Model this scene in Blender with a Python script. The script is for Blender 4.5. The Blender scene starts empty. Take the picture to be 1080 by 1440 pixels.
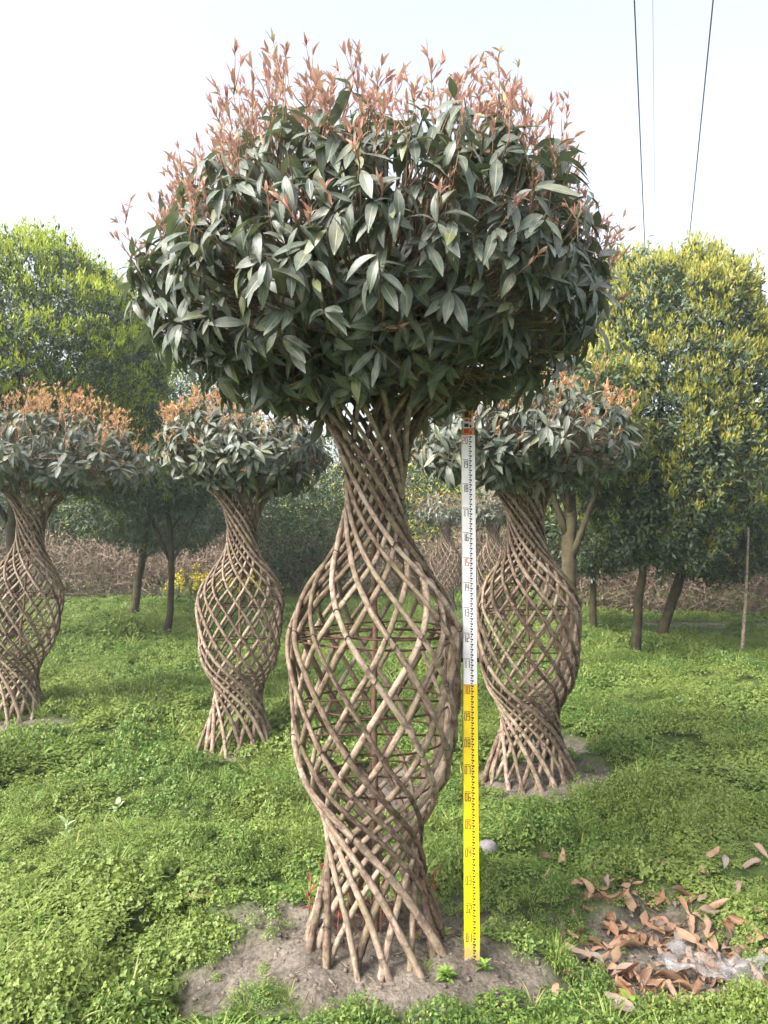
import bpy, math, random
import numpy as np
from mathutils import Vector, Matrix

random.seed(7)
RNG = np.random.default_rng(7)
PI = math.pi
scene = bpy.context.scene
col = scene.collection

# ------------------------------------------------------------------ camera
EYE = 1.58
PITCH = math.radians(1.96)
FPX = 1081.0                                    # focal length in photo pixels (1080 x 1440)
cam_data = bpy.data.cameras.new('camera')
cam_data.sensor_fit = 'VERTICAL'
cam_data.sensor_height = 24.0
cam_data.lens = FPX / 1440 * 24.0
cam_data.clip_start = 0.05
cam_data.clip_end = 3000
cam = bpy.data.objects.new('camera', cam_data)
cam.location = (0, 0, EYE)
cam.rotation_euler = (PI / 2 + PITCH, 0, 0)
col.objects.link(cam)
scene.camera = cam

# ------------------------------------------------------------------ sky, sun, exposure
SUN_AZ = math.radians(-127)     # measured from +Y towards +X : from the left, a little behind the camera
SUN_EL = math.radians(44)
world = bpy.data.worlds.new('World')
scene.world = world
world.use_nodes = True
wn = world.node_tree
bg = wn.nodes['Background']
sky = wn.nodes.new('ShaderNodeTexSky')
sky.sky_type = 'NISHITA'
sky.sun_disc = False
sky.sun_elevation = SUN_EL
sky.sun_rotation = SUN_AZ
sky.air_density = 1.0
sky.dust_density = 6.0
sky.ozone_density = 1.0
hs = wn.nodes.new('ShaderNodeHueSaturation')
hs.inputs['Saturation'].default_value = 0.42
wn.links.new(sky.outputs[0], hs.inputs['Color'])
wn.links.new(hs.outputs[0], bg.inputs['Color'])
bg.inputs['Strength'].default_value = 0.15
sun_data = bpy.data.lights.new('sun', 'SUN')
sun_data.energy = 1.4
sun_data.angle = math.radians(14)
sun_data.color = (1.0, 0.93, 0.83)
sun = bpy.data.objects.new('sun', sun_data)
sdir = Vector((math.sin(SUN_AZ) * math.cos(SUN_EL), math.cos(SUN_AZ) * math.cos(SUN_EL), math.sin(SUN_EL)))
sun.rotation_euler = (-sdir).to_track_quat('-Z', 'Y').to_euler()
sun.location = (-6, -3, 12)
col.objects.link(sun)
vs = scene.view_settings
vs.view_transform = 'Standard'
vs.look = 'None'
vs.gamma = 1.0
vs.use_curve_mapping = False
vs.exposure = 1.75
scene.cycles.max_bounces = 5
scene.cycles.diffuse_bounces = 3
scene.cycles.glossy_bounces = 2
scene.cycles.transmission_bounces = 3
scene.cycles.volume_bounces = 0
scene.cycles.transparent_max_bounces = 8
scene.cycles.adaptive_threshold = 0.02

# ------------------------------------------------------------------ helpers: noise, places
def hash2(ix, iy, seed=0):
    n = (ix.astype(np.int64) * 374761393 + iy.astype(np.int64) * 668265263 + seed * 2147483647) & 0xffffffff
    n = ((n ^ (n >> 13)) * 1274126177) & 0xffffffff
    return ((n ^ (n >> 16)) & 0xffff) / 65535.0

def vnoise(x, y, seed=0):
    x = np.asarray(x, float); y = np.asarray(y, float)
    ix = np.floor(x); iy = np.floor(y)
    fx = x - ix; fy = y - iy
    fx = fx * fx * (3 - 2 * fx); fy = fy * fy * (3 - 2 * fy)
    a = hash2(ix, iy, seed); b = hash2(ix + 1, iy, seed)
    c = hash2(ix, iy + 1, seed); d = hash2(ix + 1, iy + 1, seed)
    return (a * (1 - fx) + b * fx) * (1 - fy) + (c * (1 - fx) + d * fx) * fy

def fbm(x, y, octs=4, seed=0):
    s = 0; a = 0.5
    for o in range(octs):
        s = s + a * vnoise(np.asarray(x) * 2 ** o, np.asarray(y) * 2 ** o, seed + o)
        a *= 0.5
    return s / (1 - 0.5 ** octs)

def ray(px, py):
    v = Vector(((px - 540) / FPX, 1.0, (720 - py) / FPX))
    return Matrix.Rotation(PITCH, 3, 'X') @ v

def at(px, py, D):
    v = ray(px, py)
    return Vector((0, 0, EYE)) + v * (D / v.y)

def gnd(px, py, z=0.0):
    v = ray(px, py)
    return Vector((0, 0, EYE)) + v * ((z - EYE) / v.z)

# bare soil patches: (x, y, rx, ry, mound height)
MAIN = (-0.035, 2.95); MIDL = (-1.12, 5.93); FARL = (-3.32, 6.94); RIGHT = (0.97, 5.13)
PATCH = [(-0.05, 2.95, 0.66, 0.44, 0.13), (0.36, 2.76, 0.30, 0.18, 0.01), (1.05, 5.02, 0.50, 0.52, 0.06),
         (-1.22, 5.62, 0.26, 0.22, 0.02), (1.10, 3.06, 0.46, 0.54, 0.0), (-1.95, 6.35, 0.36, 0.14, 0.0),
         (1.35, 5.9, 0.35, 0.3, 0.0), (-3.2, 6.6, 0.5, 0.3, 0.02), (0.02, 5.0, 0.25, 0.5, 0.0),
         (6.2, 14.2, 1.6, 0.7, 0.0)]

def bare(x, y):
    x = np.asarray(x, float); y = np.asarray(y, float)
    m = np.zeros(np.broadcast(x, y).shape)
    n = fbm(x * 5, y * 5, 3, 11) - 0.5
    for (cx, cy, rx, ry, h) in PATCH:
        q = np.sqrt(((x - cx) / rx) ** 2 + ((y - cy) / ry) ** 2) + n * 0.95
        m = np.maximum(m, np.clip((1.18 - q) / 0.48, 0, 1))
    return m

def ground_h(x, y):
    x = np.asarray(x, float); y = np.asarray(y, float)
    near = np.clip((40 - np.hypot(x, y)) / 20, 0, 1)
    z = -0.05 + near * ((fbm(x * 0.9, y * 0.9, 3, 3) - 0.5) * 0.07)
    for (cx, cy, rx, ry, h) in PATCH:
        if h:
            q = np.sqrt(((x - cx) / (rx * 1.15)) ** 2 + ((y - cy) / (ry * 1.25)) ** 2)
            z = z + h * np.clip(1 - q * q, 0, 1) ** 0.8
    b = bare(x, y)
    z = z + near * (1 - b) * 0.095 * np.clip((fbm(x * 2.3 + 40, y * 2.3, 3, 91) - .42) * 4.5, 0, 1) * np.clip((14 - y) / 8, .25, 1)
    z = z + near * b * ((fbm(x * 7, y * 7, 4, 21) - 0.5) * 0.075 + (fbm(x * 26, y * 26, 2, 31) - 0.5) * 0.026)
    return z

def gh(x, y):
    return float(ground_h(np.array([x]), np.array([y]))[0])

# ------------------------------------------------------------------ helpers: meshes
class Geo:
    """collects quads (numpy) with uv and material index; build() makes ONE mesh"""
    def __init__(s):
        s.V = []; s.F = []; s.U = []; s.M = []; s.n = 0
    def add(s, V, F, UV=None, m=0):
        V = np.asarray(V, float).reshape(-1, 3); F = np.asarray(F, int).reshape(-1, 4)
        s.V.append(V); s.F.append(F + s.n)
        s.U.append(np.asarray(UV, float) if UV is not None else np.zeros((len(V), 2)))
        s.M.append(np.full(len(F), m, np.int32)); s.n += len(V)
        return s
    def mesh(s, name, mats, smooth=True):
        me = bpy.data.meshes.new(name)
        V = np.concatenate(s.V); F = np.concatenate(s.F); U = np.concatenate(s.U); M = np.concatenate(s.M)
        me.vertices.add(len(V)); me.vertices.foreach_set('co', V.ravel())
        me.loops.add(F.size); me.loops.foreach_set('vertex_index', F.ravel().astype(np.int32))
        me.polygons.add(len(F))
        me.polygons.foreach_set('loop_start', np.arange(0, F.size, 4, dtype=np.int32))
        me.polygons.foreach_set('loop_total', np.full(len(F), 4, np.int32))
        me.polygons.foreach_set('material_index', M)
        me.polygons.foreach_set('use_smooth', np.full(len(F), smooth))
        uv = me.uv_layers.new(name='UVMap')
        uv.data.foreach_set('uv', U[F.ravel()].ravel())
        for m in (mats if isinstance(mats, (list, tuple)) else [mats]):
            me.materials.append(m)
        me.update(calc_edges=True)
        return me
    def build(s, name, mats, parent=None, smooth=True):
        o = bpy.data.objects.new(name, s.mesh(name, mats, smooth))
        col.objects.link(o)
        if parent: o.parent = parent
        return o

def link(name, me, parent=None, mw=None):
    o = bpy.data.objects.new(name, me)
    col.objects.link(o)
    if parent: o.parent = parent
    if mw is not None: o.matrix_local = mw
    return o

def tag(o, label=None, cat=None, group=None, kind=None):
    if label: o['label'] = label
    if cat: o['category'] = cat
    if group: o['group'] = group
    if kind: o['kind'] = kind
    return o

def empty(name, loc, rot=(0, 0, 0)):
    o = bpy.data.objects.new(name, None)
    o.empty_display_size = 0.1
    o.location = loc; o.rotation_euler = rot
    col.objects.link(o)
    return o

def unit(v):
    v = np.asarray(v, float)
    return v / np.maximum(np.linalg.norm(v, axis=-1, keepdims=True), 1e-9)

def tube(pts, rad, k=7, v0=0.0, cap=True):
    P = np.asarray(pts, float); n = len(P)
    R = np.broadcast_to(np.asarray(rad, float), (n,)).copy()
    T = np.gradient(P, axis=0); T = unit(T)
    nrm = np.cross(T[0], [0.31, 0.17, 0.93]);
    if np.linalg.norm(nrm) < 1e-3: nrm = np.cross(T[0], [1, 0, 0])
    nrm = unit(nrm); N = []
    for i in range(n):
        nrm = nrm - T[i] * np.dot(nrm, T[i]); nrm = unit(nrm); N.append(nrm)
    N = np.array(N); B = np.cross(T, N)
    L = np.concatenate([[0], np.cumsum(np.linalg.norm(np.diff(P, axis=0), axis=1))]) + v0
    if cap:
        P = np.concatenate([P[:1], P, P[-1:]]); N = np.concatenate([N[:1], N, N[-1:]]); B = np.concatenate([B[:1], B, B[-1:]])
        R = np.concatenate([[R[0] * 0.02], R, [R[-1] * 0.02]]); L = np.concatenate([L[:1], L, L[-1:]]); n += 2
    a = np.linspace(0, 2 * PI, k, endpoint=False)
    V = P[:, None] + R[:, None, None] * (np.cos(a)[None, :, None] * N[:, None] + np.sin(a)[None, :, None] * B[:, None])
    i = np.arange(n - 1)[:, None]; j = np.arange(k)[None]
    F = np.stack([i * k + j, i * k + (j + 1) % k, (i + 1) * k + (j + 1) % k, (i + 1) * k + j], -1).reshape(-1, 4)
    UV = np.stack([np.broadcast_to(np.abs(a / PI - 1), (n, k)), np.broadcast_to(L[:, None], (n, k))], -1).reshape(-1, 2)
    return V.reshape(-1, 3), F, UV

def box(x0, x1, y0, y1, z0, z1):
    V = [(x, y, z) for z in (z0, z1) for (x, y) in ((x0, y0), (x1, y0), (x1, y1), (x0, y1))]
    F = [(3, 2, 1, 0), (4, 5, 6, 7), (0, 1, 5, 4), (1, 2, 6, 5), (2, 3, 7, 6), (3, 0, 4, 7)]
    return V, F

def bez(p0, p1, p2, n):
    t = np.linspace(0, 1, n)[:, None]
    return (1 - t) ** 2 * np.asarray(p0) + 2 * t * (1 - t) * np.asarray(p1) + t * t * np.asarray(p2)

def leaf_t(L=1.0, W=0.3, n=5, fold=0.25, droop=0.25, peak=0.85, twist=0.0, curl=0.0):
    """leaf along +Y, upper face +Z; three columns of n quads"""
    t = np.linspace(0, 1, n + 1)
    w = 0.5 * W * np.sin(PI * np.clip(t, 0.015, 0.985) ** peak) ** 0.9
    V = []; U = []
    for i, tt in enumerate(t):
        a = droop * 2 * tt
        y = L * (math.sin(a) / (droop * 2) if abs(droop) > 1e-4 else tt)
        z = -L * ((1 - math.cos(a)) / (droop * 2) if abs(droop) > 1e-4 else 0)
        for s in (-1, 0, 1):
            x = s * w[i]; zz = z + abs(s) * w[i] * fold + curl * L * math.sin(tt * 7 + s) * 0.06
            c, sn = math.cos(twist * tt), math.sin(twist * tt)
            V.append((x * c - (zz - z) * sn, y, z + (zz - z) * c + x * sn)); U.append((0.5 + 0.5 * s, tt))
    F = []
    for i in range(n):
        for c in (0, 1):
            a = i * 3 + c; F.append((a, a + 1, a + 4, a + 3))
    return np.array(V), np.array(F), np.array(U)

LOWLEAF = (np.array([(0, 0, 0), (-.5, .5, .10), (0, .5, 0), (.5, .5, .10), (0, 1, -.12)], float),
           np.array([(0, 2, 4, 1), (0, 3, 4, 2)]), np.array([(.5, 0), (0, .5), (.5, .5), (1, .5), (.5, 1)], float))

def stamp(g, tpl, pos, Y, Z, sx, sy=None, m=0):
    """many copies of a template: origin pos, axis Y, upper face about Z"""
    V, F, U = tpl
    pos = np.asarray(pos, float)
    if len(pos) == 0: return
    Y = unit(Y); X = unit(np.cross(Y, Z)); Z = np.cross(X, Y)
    sx = np.broadcast_to(np.asarray(sx, float), (len(pos),)); sy = sx if sy is None else np.broadcast_to(np.asarray(sy, float), (len(pos),))
    P = pos[:, None] + V[None, :, 0:1] * X[:, None] * sx[:, None, None] + V[None, :, 1:2] * Y[:, None] * sy[:, None, None] \
        + V[None, :, 2:3] * Z[:, None] * sx[:, None, None]
    FF = F[None] + (np.arange(len(pos)) * len(V))[:, None, None]
    g.add(P.reshape(-1, 3), FF.reshape(-1, 4), np.tile(U, (len(pos), 1)), m)

def frame_matrix(pos, Y, Z, s):
    Y = Vector(Y).normalized(); X = Y.cross(Vector(Z)).normalized(); Zc = X.cross(Y)
    m = Matrix((X, Y, Zc)).transposed().to_4x4()
    return Matrix.Translation(Vector(pos)) @ m @ Matrix.Scale(s, 4)

# ------------------------------------------------------------------ materials
def new_mat(name):
    m = bpy.data.materials.new(name); m.use_nodes = True
    nt = m.node_tree; b = nt.nodes['Principled BSDF']
    return m, nt, b

def node(nt, kind, **kw):
    n = nt.nodes.new(kind)
    for k, v in kw.items():
        if k in n.inputs: n.inputs[k].default_value = v
        else: setattr(n, k, v)
    return n

def ramp(nt, stops, fac=None):
    r = nt.nodes.new('ShaderNodeValToRGB'); e = r.color_ramp.elements
    while len(e) < len(stops): e.new(0.5)
    for i, (p, c) in enumerate(stops):
        e[i].position = p; e[i].color = (*c, 1)
    if fac is not None: nt.links.new(fac, r.inputs[0])
    return r

def math_n(nt, op, a, b=None, clamp=False):
    n = nt.nodes.new('ShaderNodeMath'); n.operation = op; n.use_clamp = clamp
    for i, v in enumerate((a, b)):
        if v is None: continue
        if isinstance(v, (int, float)): n.inputs[i].default_value = v
        else: nt.links.new(v, n.inputs[i])
    return n.outputs[0]

def mixc(nt, fac, a, b, mode='MIX'):
    n = nt.nodes.new('ShaderNodeMix'); n.data_type = 'RGBA'; n.blend_type = mode
    for sock, v in ((n.inputs[0], fac), (n.inputs[6], a), (n.inputs[7], b)):
        if isinstance(v, (int, float)): sock.default_value = v
        elif isinstance(v, tuple): sock.default_value = (*v, 1)
        else: nt.links.new(v, sock)
    return n.outputs[2]

def leaf_mat(name, stops, back=None, rough=0.45, trans=0.25, tint=(0.3, 0.4, 0.1), vein=0.5, spec=0.4, dust=0.0, patch=None):
    m, nt, b = new_mat(name)
    oi = node(nt, 'ShaderNodeObjectInfo'); ge = node(nt, 'ShaderNodeNewGeometry')
    r = math_n(nt, 'FRACT', math_n(nt, 'ADD', oi.outputs['Random'], ge.outputs['Random Per Island']))
    c = ramp(nt, stops, r).outputs[0]
    if patch:
        nz = node(nt, 'ShaderNodeTexNoise', Scale=patch[0], Detail=3.0)
        nt.links.new(ge.outputs['Position'], nz.inputs['Vector'])
        pr = ramp(nt, [(0.40, (0, 0, 0)), (0.60, (1, 1, 1))], nz.outputs[0])
        c = mixc(nt, math_n(nt, 'MULTIPLY', pr.outputs[0], patch[2]), c, patch[1])
    uv = node(nt, 'ShaderNodeUVMap', uv_map='UVMap')
    sp = node(nt, 'ShaderNodeSeparateXYZ'); nt.links.new(uv.outputs[0], sp.inputs[0])
    if vein:
        d = math_n(nt, 'ABSOLUTE', math_n(nt, 'SUBTRACT', sp.outputs[0], 0.5))
        mr = math_n(nt, 'SUBTRACT', 1.0, math_n(nt, 'MULTIPLY', d, 14.0), True)
        side = node(nt, 'ShaderNodeTexWave', Scale=1.0, Distortion=0.0)
        side.wave_type = 'BANDS'; side.bands_direction = 'Y'
        cv = node(nt, 'ShaderNodeCombineXYZ')
        nt.links.new(math_n(nt, 'SUBTRACT', math_n(nt, 'MULTIPLY', sp.outputs[1], 4.0), math_n(nt, 'MULTIPLY', d, 2.2)), cv.inputs[1])
        nt.links.new(cv.outputs[0], side.inputs['Vector'])
        sv = math_n(nt, 'MULTIPLY', math_n(nt, 'POWER', side.outputs[1], 4.0), 0.22)
        f = math_n(nt, 'MULTIPLY', math_n(nt, 'MAXIMUM', mr, sv), vein, True)
        c = mixc(nt, f, c, tuple(min(1, x * 2.2 + 0.04) for x in stops[-1][1]))
        bp = node(nt, 'ShaderNodeBump', Strength=0.35, Distance=0.002)
        nt.links.new(math_n(nt, 'MULTIPLY', math_n(nt, 'MAXIMUM', mr, sv), -1.0), bp.inputs['Height'])
        nt.links.new(bp.outputs[0], b.inputs['Normal'])
    if dust:
        tc = node(nt, 'ShaderNodeNewGeometry')
        nz = node(nt, 'ShaderNodeTexNoise', Scale=28.0, Detail=4.0)
        nt.links.new(tc.outputs['Position'], nz.inputs['Vector'])
        dr = ramp(nt, [(0.35, (0, 0, 0)), (0.7, (1, 1, 1))], nz.outputs[0])
        c = mixc(nt, math_n(nt, 'MULTIPLY', dr.outputs[0], dust), c, (0.30, 0.29, 0.25))
    if back:
        c = mixc(nt, ge.outputs['Backfacing'], c, back)
    nt.links.new(c, b.inputs['Base Color'])
    b.inputs['Roughness'].default_value = rough
    b.inputs['Specular IOR Level'].default_value = spec
    if trans:
        tr = node(nt, 'ShaderNodeBsdfTranslucent')
        tc2 = mixc(nt, 0.55, c, tint)
        nt.links.new(tc2, tr.inputs['Color'])
        mx = node(nt, 'ShaderNodeMixShader'); mx.inputs[0].default_value = trans
        nt.links.new(b.outputs[0], mx.inputs[1]); nt.links.new(tr.outputs[0], mx.inputs[2])
        nt.links.new(mx.outputs[0], nt.nodes['Material Output'].inputs['Surface'])
    return m

def bark_mat(name, stops, scale=1.0, rings=True, bump=0.5, moss=None):
    m, nt, b = new_mat(name)
    ge = node(nt, 'ShaderNodeNewGeometry'); oi = node(nt, 'ShaderNodeObjectInfo')
    uv = node(nt, 'ShaderNodeUVMap', uv_map='UVMap')
    mp = node(nt, 'ShaderNodeMapping'); mp.inputs['Scale'].default_value = (2.5, 16 * scale, 1)
    off = node(nt, 'ShaderNodeCombineXYZ')
    rr = math_n(nt, 'MULTIPLY', math_n(nt, 'ADD', oi.outputs['Random'], ge.outputs['Random Per Island']), 37.0)
    nt.links.new(rr, off.inputs[1]); nt.links.new(rr, off.inputs[0])
    nt.links.new(off.outputs[0], mp.inputs['Location'])
    nt.links.new(uv.outputs[0], mp.inputs['Vector'])
    n1 = node(nt, 'ShaderNodeTexNoise', Scale=1.0, Detail=5.0, Roughness=0.65); nt.links.new(mp.outputs[0], n1.inputs['Vector'])
    n2 = node(nt, 'ShaderNodeTexNoise', Scale=70.0 * scale, Detail=5.0, Roughness=0.75); nt.links.new(ge.outputs['Position'], n2.inputs['Vector'])
    f = math_n(nt, 'ADD', math_n(nt, 'MULTIPLY', n1.outputs[0], 0.6), math_n(nt, 'MULTIPLY', n2.outputs[0], 0.4))
    f = math_n(nt, 'ADD', f, math_n(nt, 'MULTIPLY', math_n(nt, 'SUBTRACT', oi.outputs['Random'], 0.5), 0.22))
    c = ramp(nt, stops, f).outputs[0]
    n4 = node(nt, 'ShaderNodeTexNoise', Scale=26.0 * scale, Detail=3.0, Roughness=0.6); nt.links.new(ge.outputs['Position'], n4.inputs['Vector'])
    sc_ = ramp(nt, [(0.52, (0, 0, 0)), (0.62, (1, 1, 1))], n4.outputs[0])
    c = mixc(nt, math_n(nt, 'MULTIPLY', sc_.outputs[0], 0.62), c, tuple(x * 1.15 for x in stops[0][1]))
    h = n2.outputs[0]
    if rings:
        mp2 = node(nt, 'ShaderNodeMapping'); mp2.inputs['Scale'].default_value = (0.25, 13.0 * scale, 1)
        nt.links.new(off.outputs[0], mp2.inputs['Location']); nt.links.new(uv.outputs[0], mp2.inputs['Vector'])
        vo = node(nt, 'ShaderNodeTexVoronoi', Scale=1.0); vo.feature = 'DISTANCE_TO_EDGE'
        nt.links.new(mp2.outputs[0], vo.inputs['Vector'])
        rg = math_n(nt, 'SUBTRACT', 1.0, math_n(nt, 'MULTIPLY', vo.outputs[0], 14.0), True)
        c = mixc(nt, math_n(nt, 'MULTIPLY', rg, 0.10), c, tuple(x * 0.35 for x in stops[0][1]))
        h = math_n(nt, 'ADD', h, math_n(nt, 'MULTIPLY', rg, 0.2))
    if moss:
        n3 = node(nt, 'ShaderNodeTexNoise', Scale=9.0, Detail=4.0); nt.links.new(ge.outputs['Position'], n3.inputs['Vector'])
        mr = ramp(nt, [(0.5, (0, 0, 0)), (0.66, (1, 1, 1))], n3.outputs[0])
        c = mixc(nt, math_n(nt, 'MULTIPLY', mr.outputs[0], 0.5), c, moss)
    nt.links.new(c, b.inputs['Base Color'])
    b.inputs['Roughness'].default_value = 0.88
    b.inputs['Specular IOR Level'].default_value = 0.2
    bp = node(nt, 'ShaderNodeBump', Strength=bump, Distance=0.004)
    nt.links.new(h, bp.inputs['Height']); nt.links.new(bp.outputs[0], b.inputs['Normal'])
    return m

def plain_mat(name, c1, c2=None, rough=0.7, scale=30.0, metal=0.0, spec=0.3, bump=0.0):
    m, nt, b = new_mat(name)
    ge = node(nt, 'ShaderNodeNewGeometry')
    nz = node(nt, 'ShaderNodeTexNoise', Scale=scale, Detail=4.0); nt.links.new(ge.outputs['Position'], nz.inputs['Vector'])
    c2 = c2 or tuple(x * 0.8 for x in c1)
    nt.links.new(ramp(nt, [(0.35, c1), (0.7, c2)], nz.outputs[0]).outputs[0], b.inputs['Base Color'])
    b.inputs['Roughness'].default_value = rough; b.inputs['Metallic'].default_value = metal
    b.inputs['Specular IOR Level'].default_value = spec
    if bump:
        bp = node(nt, 'ShaderNodeBump', Strength=bump, Distance=0.004)
        nt.links.new(nz.outputs[0], bp.inputs['Height']); nt.links.new(bp.outputs[0], b.inputs['Normal'])
    return m

M = {}
M['stem'] = bark_mat('woven stem bark', [(0.35, (0.055, 0.038, 0.028)), (0.44, (0.155, 0.112, 0.082)), (0.54, (0.25, 0.188, 0.142)), (0.65, (0.37, 0.30, 0.235))], 1.0, True, 1.0, (0.17, 0.15, 0.085))
M['limb'] = bark_mat('limb bark', [(0.3, (0.09, 0.055, 0.038)), (0.55, (0.19, 0.12, 0.085)), (0.75, (0.29, 0.20, 0.14))])
M['trunk'] = bark_mat('trunk bark', [(0.3, (0.022, 0.018, 0.012)), (0.55, (0.058, 0.048, 0.028)), (0.75, (0.12, 0.10, 0.06))], 0.5, False, 0.8, (0.06, 0.065, 0.02))
M['leaf'] = leaf_mat('mature leaf', [(0.0, (0.022, 0.042, 0.042)), (0.3, (0.040, 0.064, 0.060)), (0.6, (0.060, 0.086, 0.078)), (0.84, (0.085, 0.108, 0.085)), (0.95, (0.13, 0.135, 0.085)), (1.0, (0.17, 0.20, 0.06))],
                     (0.15, 0.165, 0.125), 0.38, 0.15, (0.18, 0.27, 0.07), 0.5, 0.5, 0.48)
M['young'] = leaf_mat('young red leaf', [(0.0, (0.35, 0.155, 0.145)), (0.35, (0.43, 0.23, 0.20)), (0.68, (0.44, 0.28, 0.22)), (0.86, (0.38, 0.30, 0.19)), (1.0, (0.26, 0.28, 0.13))],
                      None, 0.5, 0.3, (0.62, 0.34, 0.25), 0.2, 0.35)
M['young_orange'] = leaf_mat('young orange leaf', [(0.0, (0.42, 0.20, 0.12)), (0.35, (0.50, 0.28, 0.155)), (0.7, (0.52, 0.34, 0.175)), (1.0, (0.46, 0.36, 0.18))],
                      None, 0.45, 0.35, (0.72, 0.40, 0.18), 0.2, 0.35)
M['young_stem'] = plain_mat('young shoot stem', (0.34, 0.15, 0.09), (0.26, 0.17, 0.09), 0.55)
M['twig'] = plain_mat('twig', (0.17, 0.115, 0.08), (0.24, 0.17, 0.11), 0.8, 60)
M['bleaf'] = leaf_mat('small dark leaf', [(0.0, (0.030, 0.058, 0.026)), (0.5, (0.055, 0.092, 0.042)), (1.0, (0.10, 0.14, 0.065))],
                      (0.09, 0.12, 0.075), 0.45, 0.18, (0.16, 0.26, 0.06), 0, 0.4, 0.15)
M['lime'] = leaf_mat('lime young leaf', [(0.0, (0.26, 0.36, 0.05)), (0.5, (0.38, 0.45, 0.06)), (1.0, (0.50, 0.50, 0.09))],
                     None, 0.5, 0.35, (0.45, 0.6, 0.06), 0, 0.3)
M['olive'] = leaf_mat('yellow young leaf', [(0.0, (0.26, 0.32, 0.06)), (0.5, (0.38, 0.38, 0.08)), (1.0, (0.46, 0.40, 0.12))],
                      None, 0.5, 0.35, (0.5, 0.5, 0.08), 0, 0.3)
M['hedge'] = leaf_mat('hedge leaf', [(0.0, (0.016, 0.034, 0.014)), (0.5, (0.036, 0.062, 0.024)), (1.0, (0.075, 0.10, 0.04))],
                      None, 0.8, 0.15, (0.15, 0.22, 0.06), 0, 0.12)
M['dry'] = leaf_mat('dry vine leaf', [(0.0, (0.10, 0.070, 0.055)), (0.5, (0.20, 0.145, 0.11)), (1.0, (0.30, 0.235, 0.17))], None, 0.85, 0.1, (0.25, 0.18, 0.1), 0, 0.2)
M['dry_twig'] = plain_mat('dry twig', (0.17, 0.125, 0.095), (0.27, 0.21, 0.155), 0.9, 40)
M['wire'] = plain_mat('dark tie wire', (0.035, 0.028, 0.024), (0.07, 0.045, 0.03), 0.6, 80, 0.3)
M['hoop'] = plain_mat('rusty hoop rod', (0.06, 0.038, 0.028), (0.12, 0.06, 0.035), 0.7, 60, 0.2)
M['litter'] = leaf_mat('dry fallen leaf', [(0.0, (0.07, 0.042, 0.03)), (0.2, (0.16, 0.085, 0.05)), (0.45, (0.28, 0.15, 0.075)), (0.7, (0.29, 0.19, 0.13)), (1.0, (0.21, 0.18, 0.15))],
                       (0.30, 0.19, 0.12), 0.6, 0.15, (0.45, 0.2, 0.08), 0.3, 0.35)

# ------------------------------------------------------------------ ground
def soil_mat():
    m, nt, b = new_mat('field soil')
    ge = node(nt, 'ShaderNodeNewGeometry')
    at_ = node(nt, 'ShaderNodeAttribute', attribute_name='bare')
    n1 = node(nt, 'ShaderNodeTexNoise', Scale=6.0, Detail=6.0, Roughness=0.65); nt.links.new(ge.outputs['Position'], n1.inputs['Vector'])
    n2 = node(nt, 'ShaderNodeTexNoise', Scale=45.0, Detail=8.0, Roughness=0.75); nt.links.new(ge.outputs['Position'], n2.inputs['Vector'])
    vo = node(nt, 'ShaderNodeTexVoronoi', Scale=60.0); nt.links.new(ge.outputs['Position'], vo.inputs['Vector'])
    f = math_n(nt, 'ADD', math_n(nt, 'MULTIPLY', n1.outputs[0], 0.45), math_n(nt, 'MULTIPLY', n2.outputs[0], 0.55))
    soil = ramp(nt, [(0.36, (0.036, 0.031, 0.026)), (0.45, (0.098, 0.084, 0.069)), (0.54, (0.165, 0.143, 0.118)), (0.64, (0.27, 0.235, 0.195))], f).outputs[0]
    turf = ramp(nt, [(0.35, (0.045, 0.055, 0.02)), (0.55, (0.06, 0.095, 0.025)), (0.75, (0.12, 0.15, 0.045))], f).outputs[0]
    c = mixc(nt, at_.outputs['Fac'], turf, soil)
    nt.links.new(c, b.inputs['Base Color'])
    b.inputs['Roughness'].default_value = 0.95; b.inputs['Specular IOR Level'].default_value = 0.15
    h = math_n(nt, 'ADD', n2.outputs[0], math_n(nt, 'MULTIPLY', vo.outputs[0], 0.5))
    bp = node(nt, 'ShaderNodeBump', Strength=0.9, Distance=0.012)
    nt.links.new(h, bp.inputs['Height']); nt.links.new(bp.outputs[0], b.inputs['Normal'])
    return m
M['soil'] = soil_mat()

def axis(a, b, step, far):
    core = np.arange(a, b, step)
    g = []; s = step; x = b
    while x < far: g.append(x); s *= 1.22; x += s
    g.append(far)
    l = []; s = step; x = a
    while x > -far: s *= 1.22; x -= s; l.append(max(x, -far))
    return np.concatenate([np.array(l[::-1]), core, np.array(g)])
gx = axis(-2.6, 2.8, 0.026, 600); gy = axis(1.7, 7.0, 0.030, 600)
GX, GY = np.meshgrid(gx, gy)
GZ = ground_h(GX, GY)
g = Geo()
nx, ny = len(gx), len(gy)
ii = (np.arange(ny - 1)[:, None] * nx + np.arange(nx - 1)[None]).ravel()
g.add(np.stack([GX, GY, GZ], -1).reshape(-1, 3), np.stack([ii, ii + 1, ii + nx + 1, ii + nx], -1), np.stack([GX, GY], -1).reshape(-1, 2))
ground = g.build('ground', M['soil'])
a_ = ground.data.attributes.new('bare', 'FLOAT', 'POINT')
a_.data.foreach_set('value', bare(GX, GY).ravel())
tag(ground, kind='structure')

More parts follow.
